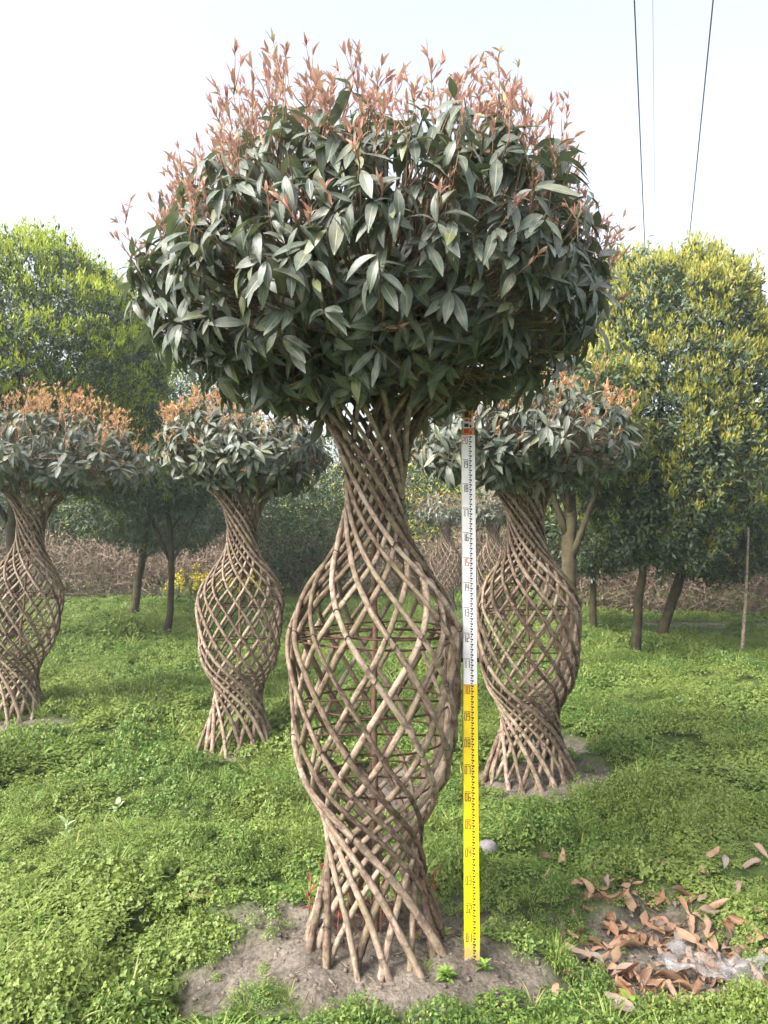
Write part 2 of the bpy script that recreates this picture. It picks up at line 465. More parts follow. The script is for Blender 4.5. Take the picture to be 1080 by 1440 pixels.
# ------------------------------------------------------------------ woven (pleached) trees
PROF_H = [-0.12, 0.0, 0.10, 0.20, 0.30, 0.38, 0.44, 0.53, 0.65, 0.80, 0.98, 1.14, 1.20, 1.30, 1.38, 1.45, 1.51, 1.58, 1.66, 1.74, 1.84, 1.94, 2.02, 2.10, 2.2]
PROF_R = [.315, .286, .256, .222, .194, .182, .182, .212, .280, .314, .325, .338, .332, .296, .250, .200, .160, .132, .117, .113, .125, .155, .205, .290, .42]
TW_H = [-0.12, 0.0, 0.18, 0.30, 0.40, 0.50, 0.62, 0.80, 1.15, 1.30, 1.45, 1.55, 1.68, 1.88, 1.98, 2.10, 2.2]
TW_D = [30, 50, 100, 210, 320, 310, 195, 122, 112, 120, 190, 270, 320, 300, 160, 60, 30]
HH = np.linspace(-0.12, 2.2, 800)
RR = np.interp(HH, PROF_H, PROF_R)
ker = np.hanning(25); ker /= ker.sum()
RR = np.convolve(np.pad(RR, 12, mode='edge'), ker, 'valid') - 0.015
TH = np.concatenate([[0], np.cumsum(np.radians(np.interp(HH, TW_H, TW_D))[1:] * (HH[1] - HH[0]))])

LEAVES = [leaf_t(1, 0.30, 6, 0.22, 0.30, 0.85, 0.15), leaf_t(1, 0.34, 6, 0.15, 0.18, 0.9, -0.2), leaf_t(1, 0.27, 6, 0.35, 0.48, 0.8, 0.3),
          leaf_t(1, 0.32, 6, 0.28, 0.60, 0.85, -0.35), leaf_t(1, 0.29, 6, 0.10, 0.10, 0.85, 0.1), leaf_t(1, 0.31, 6, 0.45, 0.38, 0.88, 0.5)]
LEAVES4 = [leaf_t(1, t, 4, f, d, 0.85, w) for (t, f, d, w) in ((0.30, .22, .30, .15), (0.34, .15, .18, -.2), (0.27, .35, .48, .3), (0.32, .28, .6, -.35))]
YLEAF = [leaf_t(1, 0.24, 3, 0.4, -0.15, 0.8), leaf_t(1, 0.27, 3, 0.35, 0.25, 0.8, .3), leaf_t(1, 0.25, 3, 0.5, 0.5, 0.85, -.3)]
LEAF_MESH = [Geo().add(*t).mesh('leaf', M['leaf']) for t in LEAVES]

def shoot_geo(length, nleaf, lsize, side=0, rng=None):
    """upright young shoot: thin stem with spirally set narrow leaves and an open end tuft; +Z is up"""
    rng = rng or np.random.default_rng(1)
    g = Geo()
    def one(p0, d, L, n, ls):
        bend = np.array([rng.normal(0, .15), rng.normal(0, .15), 0]) * L
        P = bez(p0, p0 + d * L * .5 + bend, p0 + d * L + bend * .3, 5)
        g.add(*tube(P, np.linspace(0.0026, 0.0011, 5), 4), 1)
        nt_ = min(n, 4)
        t = np.concatenate([np.linspace(0.2, 0.92, max(n - nt_, 0)), np.full(nt_, 1.0)])
        pp = np.array([np.interp(t, np.linspace(0, 1, 5), P[:, k]) for k in range(3)]).T
        ph = np.arange(len(t)) * 2.4 + rng.uniform(0, 6)
        al = np.where(t < 1, rng.uniform(.30, .75, len(t)), rng.uniform(.10, .6, len(t)))
        u = np.stack([np.cos(ph), np.sin(ph), 0 * ph], 1)
        Y = np.cos(al)[:, None] * d + np.sin(al)[:, None] * u
        s = ls * np.where(t < 1, rng.uniform(.45, .95, len(t)), rng.uniform(.6, 1.15, len(t)))
        for v in range(3):
            stamp(g, YLEAF[v], pp[v::3], Y[v::3], (d - 0.6 * u)[v::3], s[v::3], m=0)
        return P
    P = one(np.zeros(3), np.array([0, 0, 1.0]), length, nleaf, lsize)
    for k in range(side):
        i = rng.integers(1, 4); a = rng.uniform(0, 2 * PI)
        d = unit(np.array([math.cos(a) * .48, math.sin(a) * .48, 1]))
        one(P[i], d, length * rng.uniform(.4, .75), max(5, nleaf - 3), lsize * .9)
    return g
sr = np.random.default_rng(5)
LONG_G = [shoot_geo(L, n, s_, k, sr) for (L, n, s_, k) in
          ((.20, 9, .066, 3), (.17, 8, .070, 2), (.22, 10, .064, 3), (.14, 8, .068, 3), (.19, 9, .062, 3), (.16, 8, .072, 2), (.21, 10, .066, 3), (.12, 7, .066, 2))]
SHORT_G = [shoot_geo(L, n, s_, k, sr) for (L, n, s_, k) in ((.05, 6, .042, 0), (.035, 6, .038, 0), (.07, 7, .044, 1), (.045, 5, .046, 1))]
YM = {'pink': M['young'], 'orange': M['young_orange']}
SHOOT_LONG = {k: [q.mesh('young_shoot', [YM[k], M['young_stem']]) for q in LONG_G] for k in YM}
SHOOT_SHORT = {k: [q.mesh('young_shoot', [YM[k], M['young_stem']]) for q in SHORT_G] for k in YM}

def bake(g, src, mw):
    """append a copy of a collected shape, moved by a matrix"""
    A = np.array(mw); V = np.concatenate(src.V)
    g.V.append(V @ A[:3, :3].T + A[:3, 3]); g.F.append(np.concatenate(src.F) + g.n); g.U.append(np.concatenate(src.U)); g.M.append(np.concatenate(src.M)); g.n += len(V)

def crown_point(C, R, Ht, Hb, az, el, seed, tap=1.0, rag=0.0):
    """surface point and outward normal of the lumpy dome"""
    cz = np.where(el >= 0, Ht, Hb)
    lump = 1 + 0.10 * (fbm(az * 1.6 + 9, el * 2.6 + 5, 2, seed) - 0.5) * 2
    lump = lump + rag * (fbm(az * 5 + 2, el * 6 + 8, 3, seed + 31) - 0.5) * 2
    ce = np.where(el >= 0, np.cos(el) ** .74, np.cos(el) ** tap)
    p = np.stack([R * ce * np.cos(az), R * ce * np.sin(az), cz * np.sin(el)], 1) * lump[:, None]
    n = unit(p / np.stack([0 * az + R * R, 0 * az + R * R, cz * cz], 1))
    return p + np.array(C), n

def woven_tree(name, label, loc, lean=(0, 0, 0), zs=1.0, rs=1.0, nst=15, crown=(2.45, 0.87, 0.61, 0.45), ncl=900, leafL=0.115,
               nobj=300, nshoot=(150, 110), seed=1, ties=True, group=None, far=False, bark_side=None, hoops=(1.2, 1.165, 0.93, 0.80, 0.64), shoot_scale=1.0, stem_r=1.0, extra=0, young='orange', clear=None):
    rng = np.random.default_rng(seed)
    root = empty(name, loc, lean)
    tag(root, label, 'tree', group)
    k = 4 if far else 8
    ends = []; g_tie = Geo()
    twist_c = 2 * PI / nst
    hs_ = np.linspace(-0.10, 2.08, 22 if far else 76)
    for sgn, off in ((-1, 0.0088), (1, -0.0088)):
        for i in range(nst):
            th0 = i * twist_c + (0 if sgn < 0 else 0.11) + rng.normal(0, 0.022)
            r = (np.interp(hs_, HH, RR) + off * stem_r) * rs
            th = th0 + sgn * np.interp(hs_, HH, TH)
            wob = np.interp(hs_, np.linspace(-.1, 2.08, 14), rng.normal(0, 0.006, 14)); wob2 = np.interp(hs_, np.linspace(-.1, 2.08, 12), rng.normal(0, 0.018, 12))
            th = th + wob2; r = r + wob * 0.55
            spread = np.clip((0.25 - hs_) / 0.25, 0, 1); r = r + spread * rng.normal(0, 0.014)
            P = np.stack([r * np.cos(th), r * np.sin(th), hs_ * zs], 1)
            base = rng.uniform(0.0086, 0.0142) * stem_r
            rad = base * np.interp(hs_, [-.1, .15, .5, 1.2, 2.1], [1.42, 1.22, .98, .90, .90])
            nk = rng.uniform(0, 1, len(hs_)); rad = rad * (1 + 0.07 * (nk > 0.9) + 0.04 * rng.normal(0, 1, len(hs_)))
            Geo().add(*tube(P, rad, k, rng.uniform(0, 5))).build('stem', M['stem'], root)
            ends.append((P[-1], unit(P[-1] - P[-4]), rad[-1]))
            if ties and sgn < 0:
                for hz in np.concatenate([rng.uniform(0.1, 1.9, 4), [1.2, 0.8]]):
                    j = int(np.argmin(abs(hs_ - hz)));
                    if j < 1 or j > len(hs_) - 2: continue
                    T = unit(P[j + 1] - P[j - 1]); a = unit(np.cross(T, [0, 0.1, 1])); b = np.cross(T, a)
                    q = np.linspace(0, 2 * PI, 11)[:, None]
                    ring = P[j] + (np.cos(q) * a + np.sin(q) * b) * rad[j] * 1.13 + T * 0.004 * np.sin(2 * q)
                    g_tie.add(*tube(ring, 0.0022, 4, cap=False))
                    if rng.random() < 0.25:
                        o = unit(np.array([P[j][0], P[j][1], 0]))
                        g_tie.add(*tube(bez(P[j] + o * rad[j], P[j] + o * (rad[j] + .015) + T * .01, P[j] + o * (rad[j] + .02) - [0, 0, .02], 4), 0.0016, 4))
    if bark_side is not None:                   # old stems grown together on one side
        for i, (dth, h0, h1, rr_) in enumerate(bark_side):
            hb = np.linspace(h0, h1, 26)
            th = math.radians(dth) + 0.10 * np.sin(hb * 5 + i) + np.interp(hb, np.linspace(h0, h1, 8), rng.normal(0, 0.03, 8))
            r = np.interp(hb, HH, RR) * rs - 0.012
            w = np.sin(PI * np.linspace(0.06, 0.94, 26)) ** 0.4
            Geo().add(*tube(np.stack([r * np.cos(th), r * np.sin(th), hb * zs], 1), rr_ * w * (1 + .12 * rng.normal(0, 1, 26)), 9)).build('stem', M['stem'], root)
    if ties: tag(g_tie.build('tie_wires', M['wire'], root), kind='stuff')
    for hz in hoops:
        r = np.interp(hz, HH, RR) * rs - 0.030; q = np.linspace(0, 2 * PI, 25)
        rj = r * (1 + 0.02 * np.sin(3 * q + hz * 9))
        Geo().add(*tube(np.stack([rj * np.cos(q), rj * np.sin(q), hz * zs + 0.006 * np.sin(2 * q)], 1), 0.0042, 5, cap=False)).build('hoop', M['hoop'], root)
        Geo().add(*tube([(-r, 0, hz * zs), (0, .01, hz * zs + .004), (r, 0, hz * zs)], 0.004, 5)).build('hoop_bar', M['hoop'], root)
    Geo().add(*tube(np.stack([rng.normal(0, .004, 10), rng.normal(0, .004, 10), np.linspace(-.1, 1.62 * zs, 10)], 1), np.linspace(.014, .009, 10), 7)).build('support_stake', M['limb'], root)
    # ---- crown
    zc, R, Ht, Hb = crown; C = (0, 0, zc)
    for (p, t, r0) in ends:
        az = math.atan2(p[1], p[0]) + rng.normal(0, .35); el = rng.uniform(-0.15, 1.25); q = rng.uniform(.55, .85)
        tgt, _ = crown_point(C, R, Ht, Hb, np.array([az]), np.array([el]), seed, 2.7); tgt = np.array(C) * 1.0 + (tgt[0] - C) * q
        P = bez(p - t * 0.01, p + t * 0.16 + np.array([0, 0, .05]), tgt, 9); P[1:-1] += rng.normal(0, .008, (7, 3))
        subs = []; gg = Geo(); gg.add(*tube(P, np.linspace(r0, .005, 9), 4 if far else 7))
        for _ in range(1 if far else 3):
            i = rng.integers(2, 7); a2 = az + rng.normal(0, .5); e2 = el + rng.normal(0, .45)
            t2, _ = crown_point(C, R, Ht, Hb, np.array([a2]), np.array([e2]), seed, 2.7); t2 = np.array(C) + (t2[0] - C) * rng.uniform(.75, .95)
            Q = bez(P[i], (P[i] + t2) / 2 + rng.normal(0, .04, 3), t2, 6)
            subs.append(Geo().add(*tube(Q, np.linspace(np.linspace(r0, .005, 9)[i] * .75, .0028, 6), 4 if far else 5)))
        bo = gg.build('branch', M['limb'], root)
        for q_ in subs: q_.build('side_branch', M['limb'], bo)
    n = ncl
    az = rng.uniform(-PI, PI, n); sel = rng.uniform(-0.72, 1, n); el = np.arcsin(sel)
    S, Nn = crown_point(C, R, Ht, Hb, az, el, seed, 2.7)
    depth = np.where(rng.random(n) < 0.66, rng.uniform(0.88, 1.03, n), rng.uniform(0.35, 0.9, n))
    Pc = np.array(C) + (S - C) * depth[:, None]
    low = np.clip(-sel, 0, 1)
    Pc[:, 2] += rng.normal(0, .02, n)
    A = unit(Nn + np.array([0, 0, 0.55]) + rng.normal(0, .28, (n, 3)))
    g_tw = Geo()
    for i in range(n):
        if far and i % 3: continue
        o = Pc[i] - A[i] * rng.uniform(.08, .16) - np.array([0, 0, .03]); o2 = o - (Pc[i] - C) * 0.18
        g_tw.add(*tube(np.array([o2, o, Pc[i]]), [.0034, .0030, .0020], 4, cap=False))
    # leaves in whorls
    per = rng.integers(5, 9, n); idx = np.repeat(np.arange(n), per); m = len(idx)
    ph = rng.uniform(0, 2 * PI, m); al = np.radians(rng.uniform(48, 112, m))
    a = A[idx]; ref = np.where(abs(a[:, 2:3]) > .9, np.array([[1., 0, 0]]), np.array([[0, 0, 1.]]))
    e1 = unit(np.cross(a, ref)); e2 = np.cross(a, e1)
    u = np.cos(ph)[:, None] * e1 + np.sin(ph)[:, None] * e2
    Y = unit(np.cos(al)[:, None] * a + np.sin(al)[:, None] * u + np.array([0, 0, -1.]) * rng.uniform(.10, .85, m)[:, None])
    Z = unit(a + 0.25 * u + rng.normal(0, .22, (m, 3)) + np.array([0, 0, .35]))
    base = Pc[idx] - a * rng.uniform(0, .055, m)[:, None] + u * 0.006
    s = leafL * np.where(rng.random(m) < .2, rng.uniform(.4, .7, m), rng.uniform(.72, 1.28, m))
    var = rng.integers(0, len(LEAVES), m)
    if clear is not None:       # leaves brushed aside where the staff head pokes into the crown
        cw = np.array(clear) - np.array(loc); ctr = base + Y * s[:, None] * .5; w_ = ctr - cw
        kp = ~((abs(w_[:, 0]) < .10) & (w_[:, 2] < .14) & (w_[:, 1] < .05))
        idx, base, Y, Z, s, var, a, u = (q[kp] for q in (idx, base, Y, Z, s, var, a, u)); m = len(idx)
    # the leaves that show largest stay objects of their own
    rot = root.rotation_euler.to_matrix()
    camv = np.array(rot.transposed() @ (Vector((0, 0, EYE)) - Vector(loc)))
    ctr = base + Y * s[:, None] * .5; toc = unit(camv - ctr); dist = np.linalg.norm(camv - ctr, axis=1)
    surf = unit((ctr - C) / np.array([R * R, R * R, Ht * Ht]))
    rho = np.linalg.norm((ctr - np.array(C)) / np.stack([np.full(m, R), np.full(m, R), np.where(ctr[:, 2] > zc, Ht, Hb)], 1), axis=1)
    Xl = unit(np.cross(Y, Z)); Zl = np.cross(Xl, Y)
    score = (s / dist) ** 2 * abs((Zl * toc).sum(1)) * (np.clip((rho - .75) * 4, 0, 1)) * np.clip((surf * toc).sum(1) + .1, 0, 1)
    order = np.argsort(-score); pick = np.zeros(m, bool); pick[order[:nobj]] = True
    for i in np.nonzero(pick)[0]:
        link('leaf', LEAF_MESH[var[i]], root, frame_matrix(base[i], Y[i], Z[i], s[i]))
    gl = Geo()
    tpl = LEAVES4 if not far else [LOWLEAF]
    for v in range(len(tpl)):
        q = (~pick) & (var % len(tpl) == v)
        sx = s[q] * (0.31 if far else 1.0)
        stamp(gl, tpl[v], base[q], Y[q], Z[q], sx, s[q])
    tag(gl.build('crown', M['leaf'], root), kind='stuff')
    tag(g_tw.build('twigs', M['twig'], root), kind='stuff')
    # young shoots
    nl, ns = nshoot
    if far:
        gs = Geo()
        q = np.nonzero(sel > .2)[0]; q = np.repeat(q, 7); w = unit(A[q] * .5 + [0, 0, 1] + rng.normal(0, .3, (len(q), 3)))
        stamp(gs, LOWLEAF, Pc[q], w, rng.normal(0, 1, (len(q), 3)), .015, .06)
        tag(gs.build('young_shoots', M['young_orange'], root), kind='stuff')
    else:
        cand = np.nonzero((sel > 0.0) & (depth > .80))[0]
        wgt = np.clip(sel[cand] - .10, .20, .6); q = rng.choice(cand, min(nl + extra, len(cand)), False, wgt / wgt.sum())
        gx_ = Geo()
        for c_, i in enumerate(q):
            d = unit(A[i] * 0.40 + np.array([0, 0, 1.1]) + rng.normal(0, .20, 3))
            Zr = unit(np.cross(d, rng.normal(0, 1, 3))); v = rng.integers(0, len(LONG_G))
            mw = frame_matrix(Pc[i] - d * .02, np.cross(d, Zr), d, shoot_scale * rng.uniform(.65, 1.05) * (0.72 + 0.38 * sel[i]))
            if c_ < nl: link('young_shoot', SHOOT_LONG[young][v], root, mw)
            else: bake(gx_, LONG_G[v], mw)
        if gx_.n: tag(gx_.build('young_shoots', [YM[young], M['young_stem']], root), kind='stuff')
        cand = np.nonzero((sel > -0.45) & (sel < 0.75) & (depth > .86))[0]
        for i in rng.choice(cand, min(ns, len(cand)), False):
            d = unit(A[i] + np.array([0, 0, .45]) + rng.normal(0, .15, 3)); Zr = unit(np.cross(d, rng.normal(0, 1, 3)))
            link('young_shoot', SHOOT_SHORT[young][rng.integers(0, 4)], root, frame_matrix(Pc[i], np.cross(d, Zr), d, shoot_scale * rng.uniform(.8, 1.35)))
    return root

GRP = 'photinia trees with stems woven into vases'
woven_tree('woven_vase_tree', 'large woven vase-shaped tree with domed red-tipped crown standing beside the measuring staff', (MAIN[0], MAIN[1], .03), nst=15,
           crown=(2.43, 0.87, 0.60, 0.52), shoot_scale=.84, ncl=1700, seed=3, extra=150, nshoot=(225, 75), leafL=.102, young='pink', clear=(.335, 3.06, 2.06), group=GRP,
           bark_side=((-6, .50, 1.30, .022), (6, .42, 1.24, .026), (-16, .58, 1.22, .018), (17, .5, 1.26, .02)))
woven_tree('woven_vase_tree', 'woven vase-shaped tree with slim lattice beside the thin bare-stemmed tree', (MIDL[0], MIDL[1], 0), lean=(math.radians(-1.5), math.radians(1.2), .4), zs=.94, rs=1.0, nst=16,
           crown=(2.22, 0.70, 0.36, 0.34), ncl=520, seed=11, nobj=200, nshoot=(110, 50), group=GRP, hoops=(1.13, .85, .55), shoot_scale=.85)
woven_tree('woven_vase_tree', 'woven vase-shaped tree with wide orange-topped crown in front of the big round lime-tipped tree', (FARL[0], FARL[1], 0), lean=(0, math.radians(4.5), 0), zs=.95, nst=16,
           crown=(2.27, 1.0, 0.50, 0.34), ncl=700, seed=19, nobj=200, nshoot=(180, 40), group=GRP, hoops=(1.13, .85, .55), shoot_scale=.85)
woven_tree('woven_vase_tree', 'woven vase-shaped tree on a bare soil mound with bark grown over one side', (RIGHT[0], RIGHT[1], 0), lean=(math.radians(1.0), math.radians(-1.0), 0), zs=.96, rs=1.04, nst=17,
           crown=(2.20, 0.76, 0.42, 0.36), ncl=560, seed=27, nobj=200, nshoot=(90, 60), group=GRP, hoops=(1.15, .85, .55), shoot_scale=.85,
           bark_side=((-4, .42, 1.28, .028), (7, .34, 1.2, .034), (-15, .5, 1.25, .024), (18, .4, 1.3, .03), (28, .5, 1.2, .022)))
for (x, D, lb) in ((626, 16.5, 'small distant woven vase tree seen beside the neck of the large woven tree'), (694, 15.0, 'small distant woven vase tree seen between the measuring staff and the right woven tree')):
    p = at(x, 780, D)
    woven_tree('woven_vase_tree', lb, (p.x, D, -0.05), crown=(2.15, .62, .42, .3), ncl=260, seed=int(x), nobj=0, ties=False, far=True, group=GRP, hoops=(1.15, .8))

# ------------------------------------------------------------------ clipped background trees
def clipped_tree(label, base, C, R, Ht, Hb, ncl, shoot_mat, seed, frac=0.6, leaf=0.085, trunk_r=0.07, lean=0.0, group='clipped evergreen trees behind the woven ones', fork=False, leafmat='bleaf', shoot=0.07, name='evergreen_tree'):
    rng = np.random.default_rng(seed)
    base = np.array([base[0], base[1], gh(base[0], base[1]) - .05])
    root = empty(name, base); tag(root, label, 'tree', group)
    C = np.array(C, float) - base
    zt = C[2] - Hb * .35
    P = bez((0, 0, 0), (C[0] * .3 + lean, C[1] * .3, zt * .5), (C[0], C[1], zt + Hb * .5), 12)
    P[1:-1, :2] += rng.normal(0, .012, (10, 2))
    gt = Geo(); rad = np.linspace(trunk_r * 1.15, trunk_r * .55, 12) * (1 + .06 * rng.normal(0, 1, 12)); rad[0] *= 1.2
    gt.add(*tube(P, rad, 10)); gt.build('trunk', M['trunk'], root)
    for i in range(9 if not fork else 12):
        az = rng.uniform(0, 2 * PI); el = rng.uniform(-.3, 1.2)
        t, _ = crown_point(C, R, Ht, Hb, np.array([az]), np.array([el]), seed); t = C + (t[0] - C) * .8
        j = rng.integers(5, 11)
        Q = bez(P[j], P[j] + (t - P[j]) * .5 + [0, 0, -.05 * R], t, 8)
        Geo().add(*tube(Q, np.linspace(rad[j] * .55, .006, 8), 6)).build('branch', M['trunk'], root)
    n = ncl
    az = rng.uniform(-PI, PI, n); sel = rng.uniform(-1, 1, n); el = np.arcsin(sel)
    S, Nn = crown_point(C, R, Ht, Hb, az, el, seed, 1.0, .06)
    depth = np.where(rng.random(n) < .75, rng.uniform(.9, 1.02, n), rng.uniform(.5, .92, n))
    Pc = C + (S - C) * depth[:, None]
    A = unit(Nn + [0, 0, .6] + rng.normal(0, .3, (n, 3)))
    per = rng.integers(6, 10, n); idx = np.repeat(np.arange(n), per); m = len(idx)
    Y = unit(A[idx] * rng.uniform(-.2, .7, m)[:, None] + unit(rng.normal(0, 1, (m, 3))) + [0, 0, -.25]); Z = unit(A[idx] + [0, 0, .5] + rng.normal(0, .4, (m, 3)))
    s = leaf * rng.uniform(.7, 1.25, m)
    gl = Geo(); stamp(gl, LOWLEAF, Pc[idx] + rng.normal(0, .035, (m, 3)), Y, Z, s * .36, s)
    tag(gl.build('crown', M[leafmat], root), kind='stuff')
    if frac > 0:
        pr = np.clip(frac * (0.62 + 0.55 * sel), 0.05, 1)
        clump = fbm(az * 3.2, sel * 4.5, 2, seed + 4)
        q = np.nonzero((rng.random(n) < pr * np.clip((clump - .32) * 5, .1, 1.4)) & (depth > .86))[0]; idx = np.repeat(q, 15); m = len(idx)
        w = unit(A[idx] * .6 + [0, 0, .9] + rng.normal(0, .42, (m, 3)))
        gs = Geo(); s = shoot * rng.uniform(.6, 1.3, m)
        stamp(gs, LOWLEAF, Pc[idx] + unit(A[idx] + [0, 0, 1]) * rng.uniform(.02, .14, (m, 1)) * np.repeat(rng.uniform(.5, 1.5, len(q)) , 15)[:, None] + rng.normal(0, .025, (m, 3)), w, rng.normal(0, 1, (m, 3)), s * .30, s)
        tag(gs.build('young_shoots', M[shoot_mat], root), kind='stuff')
    return root

def C_at(px, py, D): return tuple(at(px, py, D))
clipped_tree('big round clipped evergreen tree covered in lime green new growth', (-5.55, 11.5), C_at(25, 515, 11.5), 2.10, 1.68, 1.75, 10500, 'lime', 41, 3.4, .085, .10, shoot=.062)
clipped_tree('tall egg-shaped evergreen with yellow new shoots and a mossy straight trunk', (3.4, 10.5), C_at(935, 560, 10.5), 1.40, 1.95, 2.35, 7800, 'olive', 43, 2.2, .09, .062, shoot=.066)
clipped_tree('drooping evergreen with sparse yellow tips beside the leaning bamboo pole', (4.5, 12.6), C_at(1010, 690, 12.6), 1.4, 1.25, 1.45, 5000, 'olive', 45, 1.3, .09, .085)
clipped_tree('low dark evergreen on a thin trunk behind the right woven tree', (3.45, 12.7), C_at(835, 690, 12.7), 1.2, 1.2, 1.4, 3200, 'olive', 47, .8, .09, .055)
clipped_tree('dark evergreen with a thick olive forked trunk behind the right woven vase', (2.15, 9.0), C_at(800, 600, 9.2), .85, .9, .75, 1100, 'olive', 49, .4, .10, .09)
clipped_tree('thin leaning tree with bare slender stem and dark airy crown', (-3.55, 12.6), C_at(225, 655, 12.6), 1.2, .95, .8, 1900, 'lime', 51, .3, .09, .055, lean=.25)
clipped_tree('dark bushy evergreen standing between the left woven trees', (-5.2, 16.0), C_at(225, 640, 16), 2.2, 2.1, 2.0, 4600, 'lime', 53, .4, .11, .08)

# ------------------------------------------------------------------ far hedge, thicket, fence
def shrub(label, px, D, w, h, n, mat, seed, mat2=None, f2=0.0, leaf=.09, name='hedge_shrub'):
    rng = np.random.default_rng(seed)
    b = at(px, 800, D); b = np.array([b.x, D, gh(b.x, D)])
    root = empty(name, b); tag(root, label, 'shrub', 'dense shrubs along the far edge of the field')
    for i in range(5):
        a = rng.uniform(0, 2 * PI)
        Geo().add(*tube(bez((0, 0, -.05), (math.cos(a) * .1, math.sin(a) * .1, h * .3), (math.cos(a) * w * .35, math.sin(a) * w * .3, h * .75), 6), np.linspace(.04, .012, 6), 5)).build('branch', M['limb'], root)
    az = rng.uniform(-PI, PI, n); el = np.arcsin(rng.uniform(-.9, 1, n))
    C = np.array([0, 0, h * .5])
    S, Nn = crown_point(C, w / 2, h * .5, h * .5, az, el, seed)
    lump = 1 + .22 * (fbm(az * 2.2, el * 3, 3, seed + 2) - .5) * 2
    Pc = C + (S - C) * (lump * np.where(rng.random(n) < .7, rng.uniform(.86, 1.0, n), rng.uniform(.4, .9, n)))[:, None]
    Pc[:, 1] *= .8; Pc[:, 2] = np.maximum(Pc[:, 2], .02)
    Y = unit(rng.normal(0, 1, (n, 3)) + Nn * .4 + [0, 0, -.15]); Z = unit(Nn + [0, 0, .4] + rng.normal(0, .4, (n, 3)))
    s = leaf * rng.uniform(.6, 1.3, n)
    k = (rng.random(n) < f2 * np.clip(fbm(az * 3, el * 4, 2, seed + 7) * 2.2 - .3, 0, 2)) if mat2 else np.zeros(n, bool)
    gl = Geo(); stamp(gl, LOWLEAF, Pc[~k], Y[~k], Z[~k], s[~k] * .42, s[~k]); tag(gl.build('foliage', M[mat], root), kind='stuff')
    if mat2 and k.any():
        gl = Geo(); stamp(gl, LOWLEAF, Pc[k] * 1.02, unit(Y[k] + [0, 0, .8]), Z[k], s[k] * .34, s[k]); tag(gl.build('young_shoots', M[mat2], root), kind='stuff')
    return root

SH = [(-40, 21, 4.6, 4.0, 'dark grey-green hedge shrub behind the left woven vase', 'hedge', None, 0), (120, 22, 4.0, 3.8, 'dark hedge shrub under the lime-tipped round tree', 'hedge', 'lime', .10),
      (215, 23, 3.6, 3.4, 'low hedge shrub behind the thin leaning tree', 'hedge', None, 0), (300, 24, 3.6, 3.2, 'dull brownish shrub behind the slim woven vase', 'dry', None, 0),
      (415, 20, 3.2, 3.0, 'dense blue-green shrub between the slim woven vase and the large one', 'hedge', None, 0), (475, 23, 3.6, 4.9, 'tall shrub with yellow tips behind the large woven neck', 'hedge', 'olive', .30),
      (555, 24, 4.0, 5.2, 'tangled grey shrub seen through the large woven lattice', 'hedge', 'olive', .12), (612, 22, 3.0, 4.6, 'tall yellow-green shrub beside the measuring staff', 'hedge', 'olive', .55),
      (745, 22, 3.4, 3.4, 'olive shrub seen through the neck of the right woven tree', 'hedge', 'olive', .15), (840, 23, 3.6, 3.5, 'dark shrub behind the low dark evergreen', 'hedge', None, 0),
      (960, 24, 4.2, 2.8, 'shrub behind the dry vine fence', 'dry', None, 0), (1090, 22, 3.6, 2.9, 'leafy shrub behind the fence end', 'hedge', 'olive', .1), (680, 25, 2.6, 2.3, 'pale shrub behind the small distant woven vases', 'hedge', 'olive', .1)]
for i, (px, D, w, h, lb, m1, m2, f2) in enumerate(SH): shrub(lb, px, D, w, h, 9000, m1, 60 + i, m2, f2, .125)

def thicket(name, label, pts, h, depth, n, seed, cat='thicket'):
    rng = np.random.default_rng(seed); P = np.array(pts, float)
    L = np.concatenate([[0], np.cumsum(np.hypot(*np.diff(P, axis=0).T))])
    t = rng.uniform(0, L[-1], n); x = np.interp(t, L, P[:, 0]); y = np.interp(t, L, P[:, 1]) + rng.uniform(-depth / 2, depth / 2, n)
    top = h * (0.55 + 0.75 * fbm(t * .7, t * 0 + 3, 3, seed)); z = rng.uniform(0, 1, n) ** .8 * top + ground_h(x, y)
    g = Geo(); k = n // 3
    Y = unit(rng.normal(0, 1, (n, 3)) + [0, 0, .3]); s = rng.uniform(.05, .11, n)
    stamp(g, LOWLEAF, np.stack([x, y, z], 1)[k:], Y[k:], rng.normal(0, 1, (n - k, 3)), s[k:] * .4, s[k:], 0)
    tw = (np.array([(-.5, 0, 0), (.5, 0, 0), (.4, 1, .3), (-.4, 1, .3)]), np.array([(0, 1, 2, 3)]), np.zeros((4, 2)))
    stamp(g, tw, np.stack([x, y, z * .8], 1)[:k], Y[:k] + [0, 0, .4], rng.normal(0, 1, (k, 3)), .011, rng.uniform(.25, .7, k), 1)
    o = g.build(name, [M['dry'], M['dry_twig']]); tag(o, label, cat, kind='stuff'); return o
def woodland():
    rng = np.random.default_rng(77); n = 26000
    x = rng.uniform(-24, 15, n); y = rng.uniform(29, 33, n)
    px = 540 + FPX * x / y
    top = 4.9 + 1.5 * (fbm(x * .35, 0 * x, 3, 5) - .5) * 2 - 1.5 * np.exp(-((px - 700) / 35) ** 2) - 1.4 * np.clip((px - 1000) / 80, 0, 1)
    z = (rng.uniform(0, 1, n) ** .75) * top; g = Geo()
    s = rng.uniform(.16, .30, n); Y = unit(rng.normal(0, 1, (n, 3)) + [0, 0, -.2])
    stamp(g, LOWLEAF, np.stack([x, y, z], 1), Y, unit(rng.normal(0, .6, (n, 3)) + [0, -.4, .8]), s * .5, s)
    tag(g.build('far_woodland', M['hedge']), 'dark mass of far woodland beyond the hedge', 'woodland', kind='stuff')
woodland()
thicket('dry_thicket', 'dry grey-brown bramble thicket along the far edge of the field', [(-16, 19.5), (-8, 20), (0, 20.5), (3.5, 20.5)], 1.8, 1.8, 30000, 81)
